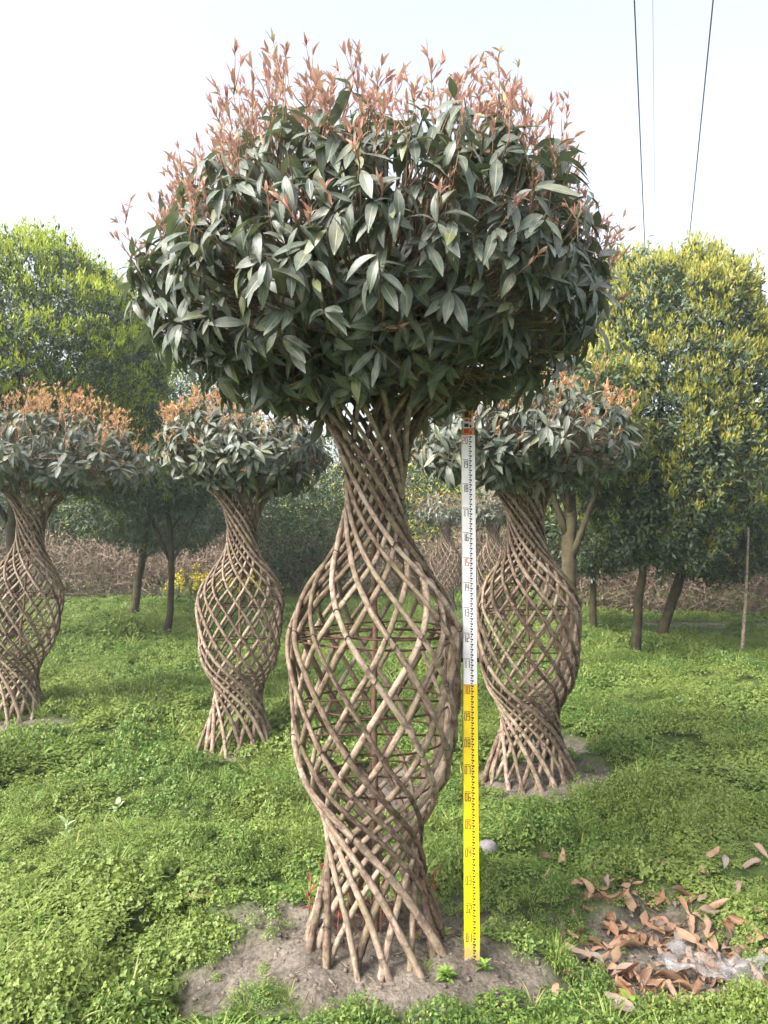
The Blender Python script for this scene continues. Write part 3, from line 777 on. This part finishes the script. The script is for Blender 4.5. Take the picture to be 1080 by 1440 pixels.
thicket('dry_vines', 'dry brown vines smothering the wire fence', [(3.6, 17.5), (6.0, 16.2), (8.5, 15.2), (12, 14.6)], 1.75, .8, 22000, 83, 'vines')

def wire_fence():
    root = empty('wire_fence', (8.6, 14.9, gh(8.6, 14.9))); tag(root, 'diamond wire mesh fence on thin posts under the dry vines', 'fence')
    A = np.array([-4.9, 2.4, 0]); B = np.array([3.4, -.5, 0])
    for t in (0.05, .35, .65, .97):
        p = A + (B - A) * t; Geo().add(*tube([p + [0, 0, -.2], p + [0, 0, 1.0], p + [0, 0, 1.95]], .03, 6)).build('post', M['dry_twig'], root)
    g = Geo(); Lf = np.linalg.norm(B - A); d = (B - A) / Lf; H = 1.85
    for s in np.arange(-H, Lf, .11):
        for sg in (0, 1):
            q = []
            for z in (0, H):
                t = s + (z if sg == 0 else H - z)
                q.append((t, z))
            (t0, z0), (t1, z1) = q
            def clipp(t0, z0, t1, z1):
                lo, hi = min(t0, t1), max(t0, t1)
                a = max(lo, 0); b = min(hi, Lf)
                if b - a < .02: return None
                f = lambda t: z0 + (z1 - z0) * (t - t0) / (t1 - t0)
                return (a, f(a)), (b, f(b))
            c = clipp(t0, z0, t1, z1)
            if c: g.add(*tube([A + d * c[0][0] + [0, 0, c[0][1]], A + d * c[1][0] + [0, 0, c[1][1]]], .0045, 3, cap=False))
    tag(g.build('wire_mesh', M['dry_twig'], root), kind='stuff')
wire_fence()

p0 = gnd(1042, 921, -.05); p1 = at(1052, 742, p0.y + .15)
pole = Geo().add(*tube(bez(tuple(p0 - Vector((0, 0, .1))), tuple((p0 + p1) / 2 + Vector((.03, 0, 0))), tuple(p1), 9), np.linspace(.026, .018, 9), 7)).build('bamboo_pole', M['stem'])
tag(pole, 'thin leaning bamboo pole stuck in the grass by the drooping evergreen', 'pole')

# rapeseed in flower at the field edge
M['petal'] = plain_mat('yellow petal', (0.75, 0.58, 0.02), (0.62, 0.52, 0.03), .6)
M['stalk'] = plain_mat('green stalk', (0.10, 0.17, 0.05), (0.14, 0.20, 0.06), .7)
def rape_meshes(seed):
    rng = np.random.default_rng(seed); gs = Geo(); gf = Geo()
    for i in range(6):
        a = rng.uniform(0, 2 * PI); h = rng.uniform(.5, .95); r = rng.uniform(.02, .2)
        t = np.array([math.cos(a) * r, math.sin(a) * r, h]); gs.add(*tube(bez((0, 0, 0), (0, 0, h * .5), t, 5), np.linspace(.009, .004, 5), 4))
        n = 16; q = t + rng.normal(0, .035, (n, 3)) + [0, 0, -.02]; stamp(gf, LOWLEAF, q, unit(rng.normal(0, 1, (n, 3))), rng.normal(0, 1, (n, 3)), .04, .04)
    n = 40; zz = rng.uniform(.05, .6, n); stamp(gs, LOWLEAF, np.stack([rng.normal(0, .08, n), rng.normal(0, .08, n), zz], 1), unit(rng.normal(0, 1, (n, 3))), np.tile([0, 0, 1.], (n, 1)), .05, .13)
    return gs.mesh('stalk', M['stalk']), gf.mesh('blossom', M['petal'])
RM = [rape_meshes(s) for s in (1, 2, 3)]
rr_ = np.random.default_rng(91)
for (px, D, lb) in [(255 + 9 * i + rr_.uniform(-5, 5), rr_.uniform(17.2, 19.0), 'flowering yellow rapeseed plant behind the slim woven vase') for i in range(15)] + \
        [(688 + 7 * i, 17.6 + .2 * i, 'flowering yellow rapeseed plant by the small distant woven vases') for i in range(4)] + [(235, 17.8, 'flowering yellow rapeseed plant behind the thin leaning tree'), (248, 18.2, 'flowering yellow rapeseed plant behind the thin leaning tree')]:
    p = at(px, 800, D); k = rr_.integers(0, 3)
    r = empty('rapeseed_plant', (p.x, D, gh(p.x, D)), (0, 0, rr_.uniform(0, 6))); tag(r, lb, 'plant', 'yellow rapeseed in flower'); r.scale = (rr_.uniform(.75, 1.1),) * 3
    link('stalk', RM[k][0], r); link('blossom', RM[k][1], r)

# ------------------------------------------------------------------ overhead cables
M['cable'] = plain_mat('cable sheath', (0.05, 0.05, 0.055), (0.07, 0.07, 0.07), .5)
vp = ray(925, 757)
def cable(label, px, H, r):
    v = ray(px, 0); D0 = (H - EYE) / v.z * v.y; x0 = (H - EYE) / v.z * v.x
    d = np.array([vp.x / vp.y, 1, 0]); t = np.linspace(-6, 46, 40)
    P = np.array([x0, D0, H]) + t[:, None] * d; P[:, 2] += ((t - 20) / 26) ** 2 * .35 - .2
    tag(Geo().add(*tube(P, r, 6)).build('overhead_cable', M['cable']), label, 'cable', 'overhead cables')
cable('dark overhead cable passing closest to the woven tree crown', 892, 7.4, .008)
cable('faint thin overhead cable between the two darker ones', 918, 9.5, .003)
cable('dark overhead cable on the side away from the woven tree', 1003, 7.8, .0085)

# ------------------------------------------------------------------ measuring staff
def enamel(name, c, wear):
    m, nt, b = new_mat(name); ge = node(nt, 'ShaderNodeNewGeometry')
    nz = node(nt, 'ShaderNodeTexNoise', Scale=30.0, Detail=6.0, Roughness=.7); nt.links.new(ge.outputs['Position'], nz.inputs['Vector'])
    nt.links.new(ramp(nt, [(.3, tuple(x * .86 for x in c)), (.55, c), (.8, wear)], nz.outputs[0]).outputs[0], b.inputs['Base Color'])
    tc = node(nt, 'ShaderNodeTexCoord'); sp = node(nt, 'ShaderNodeSeparateXYZ'); nt.links.new(tc.outputs['Object'], sp.inputs[0])
    mud = math_n(nt, 'SUBTRACT', math_n(nt, 'ADD', math_n(nt, 'MULTIPLY', nz.outputs[0], .16), 0.0), sp.outputs[2])
    mud = math_n(nt, 'MULTIPLY', mud, 22.0, True)
    c0 = b.inputs['Base Color'].links[0].from_socket
    nt.links.new(mixc(nt, math_n(nt, 'MULTIPLY', mud, .7), c0, (0.16, 0.125, 0.09)), b.inputs['Base Color'])
    b.inputs['Roughness'].default_value = .38
    return m
M['yellow'] = enamel('yellow enamel', (0.80, 0.55, 0.005), (0.78, 0.56, 0.05)); M['white'] = enamel('white enamel', (0.82, 0.79, 0.78), (0.76, 0.72, 0.70))
M['ink'] = plain_mat('black print', (0.03, 0.025, 0.022), rough=.5); M['red'] = plain_mat('red print', (0.55, 0.03, 0.02), rough=.5)
M['orange'] = enamel('orange enamel', (0.60, 0.25, 0.03), (0.5, 0.22, 0.05)); M['alloy'] = plain_mat('aluminium', (0.55, 0.54, 0.52), rough=.35, metal=.9)

SEG = {'0': 'abcdef', '1': 'bc', '2': 'abged', '3': 'abgcd', '4': 'fgbc', '5': 'afgcd', '6': 'afgedc', '7': 'abc', '8': 'abcdefg', '9': 'abcdfg'}
def digits(txt, w, h, t, gap):
    g = Geo(); x = 0
    for ch in txt:
        B = {'a': (0, w, h - t, h), 'd': (0, w, 0, t), 'g': (0, w, h / 2 - t / 2, h / 2 + t / 2), 'f': (0, t, h / 2, h), 'e': (0, t, 0, h / 2), 'b': (w - t, w, h / 2, h), 'c': (w - t, w, 0, h / 2)}
        for s in SEG[ch]:
            a0, a1, b0, b1 = B[s]
            g.add([(x + a0, 0, b0), (x + a1, 0, b0), (x + a1, 0, b1), (x + a0, 0, b1)], [(0, 1, 2, 3)])
        x += w + gap
    return g

def staff():
    zg = 0.02
    for _ in range(5): sb = gnd(664.5, 1351, zg); zg = gh(sb.x, sb.y) - .004
    sb.z = zg
    # solve lean so that the 2 m mark lands where it is in the photograph
    W = 0.054
    top_dir = at(658.5, 613, sb.y + .23) - sb; L = top_dir.length
    root = empty('measuring_staff', sb); tag(root, 'tall telescopic measuring staff, yellow below and white above, leaning by the woven tree', 'measuring staff')
    zax = top_dir.normalized(); yax = Vector((0, 1, 0)); yax = (yax - zax * yax.dot(zax)).normalized(); xax = yax.cross(zax)
    root.matrix_world = Matrix.Translation(sb) @ Matrix((xax, yax, zax)).transposed().to_4x4()
    u = L / 2.0
    def sec(name, z0, z1, w, dep, mat, lip=.002):
        g = Geo(); g.add(*box(-w / 2, w / 2, 0, dep, z0, z1)); o = g.build(name, mat, root, False)
        bv = o.modifiers.new('bevel', 'BEVEL'); bv.width = lip; bv.segments = 2
        return o
    sec('lower_section', 0, 1.0 * u, W, .030, M['yellow'])
    sec('upper_section', 1.0 * u + .0005, 2.005 * u, W - .002, .029, M['white'])
    for i, (z0, z1, w, m_) in enumerate(((2.006, 2.032, .047, 'orange'), (2.033, 2.056, .043, 'white'), (2.057, 2.074, .040, 'white'), (2.075, 2.106, .037, 'orange'))):
        sec('top_section', z0 * u, z1 * u, w, .026 - i * .003, M[m_])
        g = Geo(); g.add([(-w * .36, -.0012, (z0 + .004) * u), (w * .05, -.0012, (z0 + .004) * u), (w * .05, -.0012, (z1 - .004) * u), (-w * .36, -.0012, (z1 - .004) * u)], [(0, 1, 2, 3)])
        g.add([(w * .12, -.0012, (z0 + .002) * u), (w * .30, -.0012, (z0 + .002) * u), (w * .30, -.0012, (z0 + .014) * u), (w * .12, -.0012, (z0 + .014) * u)], [(0, 1, 2, 3)])
        g.build('printed_mark', M['ink'] if i % 2 else M['red'], root, False)
    for s in (-1, 1):       # release buttons and collar at the joint
        g = Geo(); g.add(*tube([(s * (W / 2 - .004), .014, 1.095 * u), (s * (W / 2 + .009), .014, 1.095 * u)], .009, 10)); g.build('release_button', M['ink'], root)
    sec('foot_plate', -.004, .004, W + .002, .032, M['alloy'])
    gm = Geo(); y = -.0012
    for i in range(100):
        z = i * .02
        for (xa, xb, za, zb) in ((.0050, .0125, .0115, .0180), (.0005, .0050, .0150, .0185), (.0030, .0085, .0030, .0085)):
            gm.add([(xa, y, (z + za) * u), (xb, y, (z + za) * u), (xb, y, (z + zb) * u), (xa, y, (z + zb) * u)], [(0, 1, 2, 3)])
    tag(gm.build('graduation_marks', M['ink'], root, False), kind='stuff')
    for i in range(1, 21):
        mt = M['red'] if i % 5 == 0 else M['ink']
        g = digits('%02d' % i, .0092, .030 * u / 1.0, .0025, .0030)
        o = g.build('numeral', mt, root, False); o.location = (-.0235, -.0014, (i * .1 - .035) * u)
        g = Geo(); g.add([(-.0235, -.0013, i * .1 * u - .0012), (-.001, -.0013, i * .1 * u - .0012), (-.001, -.0013, i * .1 * u + .0008), (-.0235, -.0013, i * .1 * u + .0008)], [(0, 1, 2, 3)])
        g.build('decimetre_line', mt, root, False)
staff()

# ------------------------------------------------------------------ ground cover (nobody could count it): geometry-node instances
M['cover'] = leaf_mat('clover and chickweed', [(0.0, (0.040, 0.100, 0.020)), (0.4, (0.080, 0.160, 0.030)), (0.75, (0.135, 0.212, 0.042)), (1.0, (0.26, 0.295, 0.08))],
                      None, .5, .25, (0.24, 0.36, 0.06), 0, .35, 0, (0.9, (0.21, 0.26, 0.06), .6))
M['grass'] = leaf_mat('grass blade', [(0.0, (0.11, 0.20, 0.03)), (0.6, (0.20, 0.29, 0.06)), (1.0, (0.36, 0.36, 0.13))], None, .5, .3, (0.35, 0.5, 0.08), 0, .3)
DISC = (np.array([(0, 0, 0), (-.42, .35, .05), (-.38, .78, .07), (0, 1, .02), (.38, .78, .07), (.42, .35, .05), (0, .5, -.03)], float),
        np.array([(0, 6, 2, 1), (6, 3, 2, 2), (0, 5, 4, 6), (6, 4, 3, 3)]), np.zeros((7, 2)))
DISC = (np.array([(0, 0, 0), (-.45, .42, .06), (0, .5, -.02), (.45, .42, .06), (-.34, .86, .03), (0, 1, 0), (.34, .86, .03)], float),
        np.array([(0, 2, 4, 1), (2, 5, 4, 4)])[:1], np.zeros((7, 2)))
ROUND = (np.array([(-.12, 0, 0), (0, 0, -.02), (.12, 0, 0), (-.46, .5, .07), (0, .5, -.03), (.46, .5, .07), (-.2, 1, .02), (0, 1.02, -.04), (.2, 1, .02)], float),
         np.array([(0, 1, 4, 3), (1, 2, 5, 4), (3, 4, 7, 6), (4, 5, 8, 7)]), np.zeros((9, 2)))
cov = bpy.data.collections.new('ground_cover_pieces')
def cover_piece(kind, seed):
    rng = np.random.default_rng(seed); g = Geo()
    if kind == 'clover':
        n = 62; a = rng.uniform(0, 2 * PI, n); r = np.sqrt(rng.uniform(0, 1, n)) * .5
        c = np.stack([r * np.cos(a), r * np.sin(a), (1 - r * r * 2.4) * .42 + rng.normal(0, .05, n)], 1)
        up = unit(np.stack([c[:, 0], c[:, 1], 0 * r + .9], 1) + rng.normal(0, .25, (n, 3)))
        for k in range(3):
            e1 = unit(np.cross(up, [0.3, 1, .1])); e2 = np.cross(up, e1); q = k * 2.094 + a
            Y = unit(np.cos(q)[:, None] * e1 + np.sin(q)[:, None] * e2 + up * .15)
            stamp(g, ROUND, c, Y, up, rng.uniform(.060, .092, n))
        mt = 'cover'
    elif kind == 'weed':
        n = 210; a = rng.uniform(0, 2 * PI, n); r = np.sqrt(rng.uniform(0, 1, n)) * .5
        c = np.stack([r * np.cos(a), r * np.sin(a), (1 - r * r * 2.2) * .5 * rng.uniform(.5, 1.1, n)], 1)
        up = unit(np.stack([c[:, 0], c[:, 1], 0 * r + .7], 1) + rng.normal(0, .35, (n, 3))); Y = unit(np.cross(up, rng.normal(0, 1, (n, 3))) + up * .35)
        stamp(g, LOWLEAF, c, Y, up, rng.uniform(.036, .062, n), rng.uniform(.07, .12, n)); mt = 'cover'
    else:
        n = 46; a = rng.uniform(0, 2 * PI, n); r = rng.uniform(0, .22, n)
        c = np.stack([r * np.cos(a), r * np.sin(a), 0 * r], 1); d = unit(np.stack([np.cos(a) * .7, np.sin(a) * .7, 0 * a + 1], 1) + rng.normal(0, .3, (n, 3)))
        bl = leaf_t(1, .035, 4, .3, .55, .5); stamp(g, bl, c, d, unit(-np.stack([np.cos(a), np.sin(a), 0 * a - .5], 1)), rng.uniform(.5, 1.1, n)); mt = 'grass'
    o = bpy.data.objects.new('cover_piece', g.mesh('cover_piece', M[mt])); cov.objects.link(o)
for i, k in enumerate(['clover', 'clover', 'clover', 'weed', 'weed', 'weed', 'weed', 'grass', 'grass']): cover_piece(k, 100 + i)

def scatter_cover():
    rng = np.random.default_rng(5); PP = []; SS = []; II = []
    for (d0, d1, s, cov_) in ((1.7, 3.2, .085, 3.4), (3.2, 5, .10, 3.2), (5, 8, .13, 3.0), (8, 12, .15, 2.6), (12, 26, .20, 2.3)):
        wmax = .60 * d1 + 1.3; area = 2 * wmax * (d1 - d0); n = int(area * cov_ / (PI / 4 * s * s))
        y = rng.uniform(d0, d1, n); x = rng.uniform(-wmax, wmax, n); k = abs(x) < .60 * y + 1.3; x = x[k]; y = y[k]
        b = bare(x, y); lush = fbm(x * .8 + 3, y * .8, 3, 55)
        keep = rng.random(len(x)) > np.clip(b * 1.05, 0, .95) + np.clip(.42 - lush, 0, .3) * .9
        x, y, b, lush = x[keep], y[keep], b[keep], lush[keep]; n = len(x)
        sc = s * rng.uniform(.7, 1.35, n) * (0.35 + 1.5 * lush) * (1 - .5 * b)
        PP.append(np.stack([x, y, ground_h(x, y) - .004], 1)); SS.append(np.stack([sc, sc, sc * (0.7 + 2.6 * np.clip(fbm(x * 2.6 + 7, y * 2.6, 3, 71) - .30, 0, .6))], 1))
        t = fbm(x * 1.3 + 20, y * 1.3, 2, 66) + rng.normal(0, .12, n)
        II.append(np.where(rng.random(n) < .09, rng.integers(7, 9, n), np.where(t < .5, rng.integers(0, 3, n), rng.integers(3, 7, n))))
    P = np.concatenate(PP); S = np.concatenate(SS); I = np.concatenate(II)
    me = bpy.data.meshes.new('ground_cover'); me.vertices.add(len(P)); me.vertices.foreach_set('co', P.ravel())
    a = me.attributes.new('size', 'FLOAT_VECTOR', 'POINT'); a.data.foreach_set('vector', S.ravel())
    a = me.attributes.new('variant', 'INT', 'POINT'); a.data.foreach_set('value', I.astype(np.int32))
    a = me.attributes.new('turn', 'FLOAT_VECTOR', 'POINT')
    a.data.foreach_set('vector', np.stack([rng.normal(0, .15, len(P)), rng.normal(0, .15, len(P)), rng.uniform(0, 6.28, len(P))], 1).ravel())
    o = link('ground_cover', me); tag(o, 'low green clover and chickweed carpet over the field', 'ground cover', kind='stuff')
    ng = bpy.data.node_groups.new('scatter', 'GeometryNodeTree')
    ng.interface.new_socket('Geometry', in_out='INPUT', socket_type='NodeSocketGeometry'); ng.interface.new_socket('Geometry', in_out='OUTPUT', socket_type='NodeSocketGeometry')
    N = ng.nodes; Lk = ng.links
    gi = N.new('NodeGroupInput'); go = N.new('NodeGroupOutput'); ip = N.new('GeometryNodeInstanceOnPoints'); ci = N.new('GeometryNodeCollectionInfo')
    ci.inputs['Collection'].default_value = cov; ci.inputs['Separate Children'].default_value = True; ci.inputs['Reset Children'].default_value = True
    def nat(t, nm):
        q = N.new('GeometryNodeInputNamedAttribute'); q.data_type = t; q.inputs['Name'].default_value = nm; return q.outputs['Attribute']
    Lk.new(gi.outputs[0], ip.inputs['Points']); Lk.new(ci.outputs[0], ip.inputs['Instance']); ip.inputs['Pick Instance'].default_value = True
    Lk.new(nat('INT', 'variant'), ip.inputs['Instance Index']); Lk.new(nat('FLOAT_VECTOR', 'turn'), ip.inputs['Rotation']); Lk.new(nat('FLOAT_VECTOR', 'size'), ip.inputs['Scale'])
    Lk.new(ip.outputs[0], go.inputs[0])
    md = o.modifiers.new('scatter', 'NODES'); md.node_group = ng
    print('cover instances', len(P))
scatter_cover()

# ------------------------------------------------------------------ soil clods
M['clod'] = plain_mat('soil clod', (0.10, 0.083, 0.067), (0.20, 0.168, 0.138), .95, 60, 0, .1, .6)
def clods():
    rng = np.random.default_rng(8); g = Geo(); tw_ = []; n = 3400
    x = rng.uniform(-1.0, 1.7, n * 6); y = rng.uniform(2.2, 5.8, n * 6); b = bare(x, y); k = (b > .5); x = x[k][:n]; y = y[k][:n]
    q = np.array([(sx, sy, sz) for sx in (-1, 1) for sy in (-1, 1) for sz in (-1, 1)], float) * .55
    F = np.array([(0, 1, 3, 2), (4, 6, 7, 5), (0, 4, 5, 1), (2, 3, 7, 6), (0, 2, 6, 4), (1, 5, 7, 3)])
    s = .0025 + .011 * rng.random(len(x)) ** 6
    for i in range(len(x)):
        V = q * (1 + rng.normal(0, .22, (8, 3))) * s[i] * [1.2, 1, .75]; a = rng.uniform(0, 6)
        R = np.array([[math.cos(a), -math.sin(a), 0], [math.sin(a), math.cos(a), 0], [0, 0, 1]])
        g.add(V @ R.T + [x[i], y[i], 0], F)
    for i in range(420):        # broken twigs and straw
        j = rng.integers(0, len(x)); a = rng.uniform(0, 6.3); L_ = rng.uniform(.015, .06); q2 = np.array([x[j] + rng.normal(0, .02), y[j] + rng.normal(0, .02)])
        e = np.array([math.cos(a), math.sin(a)]) * L_ / 2; zz = ground_h(np.array([q2[0] - e[0], q2[0] + e[0]]), np.array([q2[1] - e[1], q2[1] + e[1]])) + .003
        tw_.append(tube([(q2[0] - e[0], q2[1] - e[1], zz[0]), (q2[0] + e[0], q2[1] + e[1], zz[1])], rng.uniform(.0008, .002), 4))
    z = ground_h(x, y)
    for i, V in enumerate(g.V): V[:, 2] += z[i] + s[i] * .15
    for q_ in tw_: g.add(*q_, 1)
    tag(g.build('soil_crumbs', [M['clod'], M['dry_twig']]), 'loose grey soil crumbs on the bare mounds', 'soil', kind='stuff')
clods()

# ------------------------------------------------------------------ fallen leaves, film, stone, weeds, sprouts
LIT = [Geo().add(*leaf_t(1, w, 7, f, d, .85, t, c)).mesh('fallen_leaf', M['litter']) for (w, f, d, t, c) in
       ((.36, .5, .35, .6, .6), (.30, .9, .5, -.8, .4), (.40, .35, -.3, .5, .9), (.33, 1.1, .2, 1.2, .5), (.38, .2, .6, -.4, 1.0), (.28, 1.4, -.4, .9, .3))]
lr = np.random.default_rng(17)
def fallen(x, y, label, group, lift=.012, s=None):
    a = lr.uniform(0, 2 * PI); tl = lr.normal(0, .13)
    Y = Vector((math.cos(a), math.sin(a), tl)); Z = Vector((lr.normal(0, .35), lr.normal(0, .35), 1 if lr.random() < .7 else -1))
    s = s or lr.uniform(.045, .125)
    o = link('fallen_leaf', LIT[lr.integers(0, 6)], None, frame_matrix((x - Y.x * s / 2, y - Y.y * s / 2, gh(x, y) + lift - tl * s / 2), Y, Z, s))
    tag(o, label, 'leaf', group)
for i in range(300):
    a = lr.uniform(0, 2 * PI); r = math.sqrt(lr.random()) * 1.08
    fallen(1.10 + .40 * r * math.cos(a) + .05 * lr.normal(), 3.05 + .48 * r * math.sin(a), 'dry brown leaf lying in the leaf litter patch', 'dry leaves in the litter patch', .012 + .035 * lr.random())
for (px, py) in ((372, 1108), (356, 1115), (945, 1122), (955, 1118), (968, 1128), (957, 1140), (882, 1225), (900, 1232), (925, 1222), (1000, 1228), (1055, 1232), (1072, 1225), (790, 1210), (765, 1212), (770, 1260),
                 (705, 1240), (688, 1265), (160, 1380), (142, 1390), (235, 1422), (72, 1381), (140, 1395), (280, 1292), (300, 1284), (930, 1248), (990, 1252), (1020, 1242), (1040, 1262), (815, 1250), (835, 1246),
                 (170, 1042), (185, 1037), (205, 1040), (395, 1090), (410, 1105), (885, 1040), (842, 1052), (865, 1225), (980, 1120), (745, 1190), (800, 1392), (780, 1420)):
    p = gnd(px, py, -.03); fallen(p.x, p.y, 'dry brown leaf lying in the green ground cover', 'dry leaves scattered over the ground cover', .045, lr.uniform(.07, .11))
for (px, py) in ((430, 1340), (470, 1330), (500, 1345), (545, 1325), (455, 1365), (520, 1310), (590, 1352), (640, 1345)):
    p = gnd(px, py, 0); fallen(p.x, p.y, 'dry brown leaf on the bare soil among the woven stem feet', 'dry leaves on the soil mound', .008, lr.uniform(.07, .11))

def film():
    rng = np.random.default_rng(4); n = 46; u, v = np.meshgrid(np.linspace(-1, 1, n), np.linspace(-1, 1, n))
    p = gnd(1000, 1375, -.03)
    ang = -.62; rad = 1 + .7 * (fbm(u * 1.7 + 4, v * 1.7, 3, 2) - .5)
    x = (u * .18 * math.cos(ang) - v * .10 * math.sin(ang)) * rad; y = (u * .18 * math.sin(ang) + v * .11 * math.cos(ang)) * rad
    rid = lambda sc, sd: 1 - np.abs(fbm(u * sc + sd, v * sc * .8 - sd + u * .9, 2, sd) - .5) * 4
    z = .012 + .035 * np.clip(rid(1.6, 5), 0, 1) ** 2 + .018 * np.clip(rid(3.3, 8), 0, 1) ** 3 + .04 * vnoise(u * 1.2 + 3, v * 1.2, 6)
    X = x + p.x; Yy = y + p.y; g = Geo(); ii = (np.arange(n - 1)[:, None] * n + np.arange(n - 1)[None]).ravel()
    g.add(np.stack([X, Yy, z + ground_h(X, Yy) + .01], -1).reshape(-1, 3), np.stack([ii, ii + 1, ii + n + 1, ii + n], -1))
    m, nt, b = new_mat('cloudy plastic film'); b.inputs['Base Color'].default_value = (.27, .265, .27, 1); b.inputs['Roughness'].default_value = .3
    ge = node(nt, 'ShaderNodeNewGeometry'); nz = node(nt, 'ShaderNodeTexNoise', Scale=14.0, Detail=3.0); nt.links.new(ge.outputs['Position'], nz.inputs['Vector'])
    tr = node(nt, 'ShaderNodeBsdfTransparent'); mx = node(nt, 'ShaderNodeMixShader')
    nt.links.new(ramp(nt, [(.35, (.50,) * 3), (.62, (.93,) * 3)], nz.outputs[0]).outputs[0], mx.inputs[0])
    nt.links.new(b.outputs[0], mx.inputs[1]); nt.links.new(tr.outputs[0], mx.inputs[2]); nt.links.new(mx.outputs[0], nt.nodes['Material Output'].inputs['Surface'])
    bp = node(nt, 'ShaderNodeBump', Strength=.5, Distance=.004); nt.links.new(nz.outputs[0], bp.inputs['Height']); nt.links.new(bp.outputs[0], b.inputs['Normal'])
    tag(g.build('plastic_film', m), 'crumpled cloudy plastic film lying over the leaf litter', 'plastic film')
film()

def stone():
    rng = np.random.default_rng(2); p = gnd(682, 1203, -.02); g = Geo(); k = 14; rows = []
    for (r, z) in ((.01, .052), (.6, .050), (.88, .040), (1.0, .016), (.96, -.02)):
        a = np.linspace(0, 2 * PI, k, endpoint=False); rr = r * (1 + .1 * np.sin(2 * a + 1) + .06 * np.sin(3 * a)); rows.append(np.stack([rr * np.cos(a) * .058, rr * np.sin(a) * .045, 0 * a + z + .008 * np.sin(a + 1)], 1))
    V = np.concatenate(rows); i = np.arange(4)[:, None]; j = np.arange(k)[None]
    g.add(V, np.stack([i * k + j, (i + 1) * k + j, (i + 1) * k + (j + 1) % k, i * k + (j + 1) % k], -1).reshape(-1, 4))
    o = g.build('stone', plain_mat('grey stone', (.17, .165, .165), (.25, .24, .24), .85, 40, 0, .2, .4)); o.location = (p.x, p.y, gh(p.x, p.y) + .012)
    tag(o, 'flat rounded grey stone half hidden behind the measuring staff', 'stone')
stone()

M['weed'] = leaf_mat('weed leaf', [(0, (.16, .28, .04)), (.5, (.24, .38, .06)), (1, (.32, .44, .10))], None, .5, .3, (.35, .55, .08), .4, .35)
M['herb'] = leaf_mat('herb leaf', [(0, (.10, .20, .03)), (.5, (.16, .28, .045)), (1, (.22, .34, .07))], None, .5, .3, (.3, .45, .06), .4, .35)
M['pale'] = leaf_mat('pale weed leaf', [(0, (.24, .34, .16)), (.5, (.32, .42, .22)), (1, (.38, .46, .26))], None, .6, .25, (.35, .5, .2), .4, .3)
M['redleaf'] = leaf_mat('red sprout leaf', [(0, (.16, .018, .02)), (.5, (.26, .03, .03)), (1, (.34, .06, .04))], None, .45, .3, (.5, .05, .05), .2, .4)
WL = leaf_t(1, .42, 4, .25, .4, .8)
def weed(label, px, py, r, n, h, mat, seed, name='weed', z=0.0, group=None, wide=1.0):
    rng = np.random.default_rng(seed); p = gnd(px, py, z); g = Geo()
    a = np.arange(n) * 2.4 + rng.uniform(0, 6); t = np.linspace(.15, 1, n); el = np.radians(rng.uniform(15, 70, n))
    g.add(*tube([(0, 0, -.01), (0, .002, h * .5), (.004, 0, h)], [.003, .0025, .0015], 5), 1)
    Y = np.stack([np.cos(a) * np.cos(el), np.sin(a) * np.cos(el), np.sin(el)], 1)
    s = r * rng.uniform(.6, 1.1, n); stamp(g, WL, np.stack([0 * t, 0 * t, h * t], 1), Y, np.tile([0, 0, 1.], (n, 1)) + rng.normal(0, .2, (n, 3)), s * wide, s)
    o = g.build(name, [M[mat], M['stalk'] if mat != 'redleaf' else M['young_stem']]); o.location = (p.x, p.y, gh(p.x, p.y)); tag(o, label, 'plant', group)
weed('bright green broad-leaved weed in front of the woven stem feet', 627, 1404, .045, 24, .03, 'herb', 1, wide=1.1)
weed('small green weed at the foot of the measuring staff mound', 682, 1392, .04, 18, .025, 'herb', 2)
weed('tiny green weed on the soil in front of the woven stems', 455, 1362, .03, 12, .012, 'weed', 3)
weed('green seedling beside the foot of the measuring staff', 628, 1350, .028, 9, .015, 'weed', 12)
weed('pale woolly weed standing above the clover', 93, 1195, .07, 14, .13, 'pale', 4, z=-.05, wide=.7)
weed('single tall pale leaf sticking out of the ground cover', 192, 1118, .11, 4, .06, 'pale', 5, z=-.05)
weed('broad pale weed rosette near the soil mound', 360, 1215, .09, 12, .05, 'weed', 6, z=-.05)
weed('grey-green weed rosette low in the clover', 165, 1150, .07, 9, .05, 'pale', 7, z=-.05)
weed('leafy weed at the corner of the field by the litter', 885, 1425, .05, 10, .04, 'herb', 8, z=-.05)
weed('weed growing on the mound of the right woven tree', 768, 1160, .07, 16, .04, 'weed', 9, z=-.02)
for i, (px, py) in enumerate(((435, 1300), (470, 1310), (490, 1322), (512, 1332), (540, 1318), (556, 1322), (500, 1300), (475, 1345), (536, 1345), (523, 1300), (455, 1290), (610, 1300))):
    weed('red-leaved sprout growing between the woven stem feet', px, py, .05, 9, lr.uniform(.10, .24), 'redleaf', 30 + i, 'red_sprout', .02, 'red sprouts inside the woven base', .6)

# ------------------------------------------------------------------ hazy air
hm = bpy.data.materials.new('haze air'); hm.use_nodes = True
hn = hm.node_tree; hn.nodes.remove(hn.nodes['Principled BSDF'])
pv = hn.nodes.new('ShaderNodeVolumePrincipled'); pv.inputs['Color'].default_value = (.90, .95, 1.0, 1); pv.inputs['Density'].default_value = 0.0020; pv.inputs['Anisotropy'].default_value = 0.2
hn.links.new(pv.outputs[0], hn.nodes['Material Output'].inputs['Volume'])
hg = Geo(); hg.add(*box(-40, 40, -12, 60, -1.6, 11.5))
tag(hg.build('haze', hm, None, False), 'thin pale haze in the air over the field', 'haze', kind='stuff')
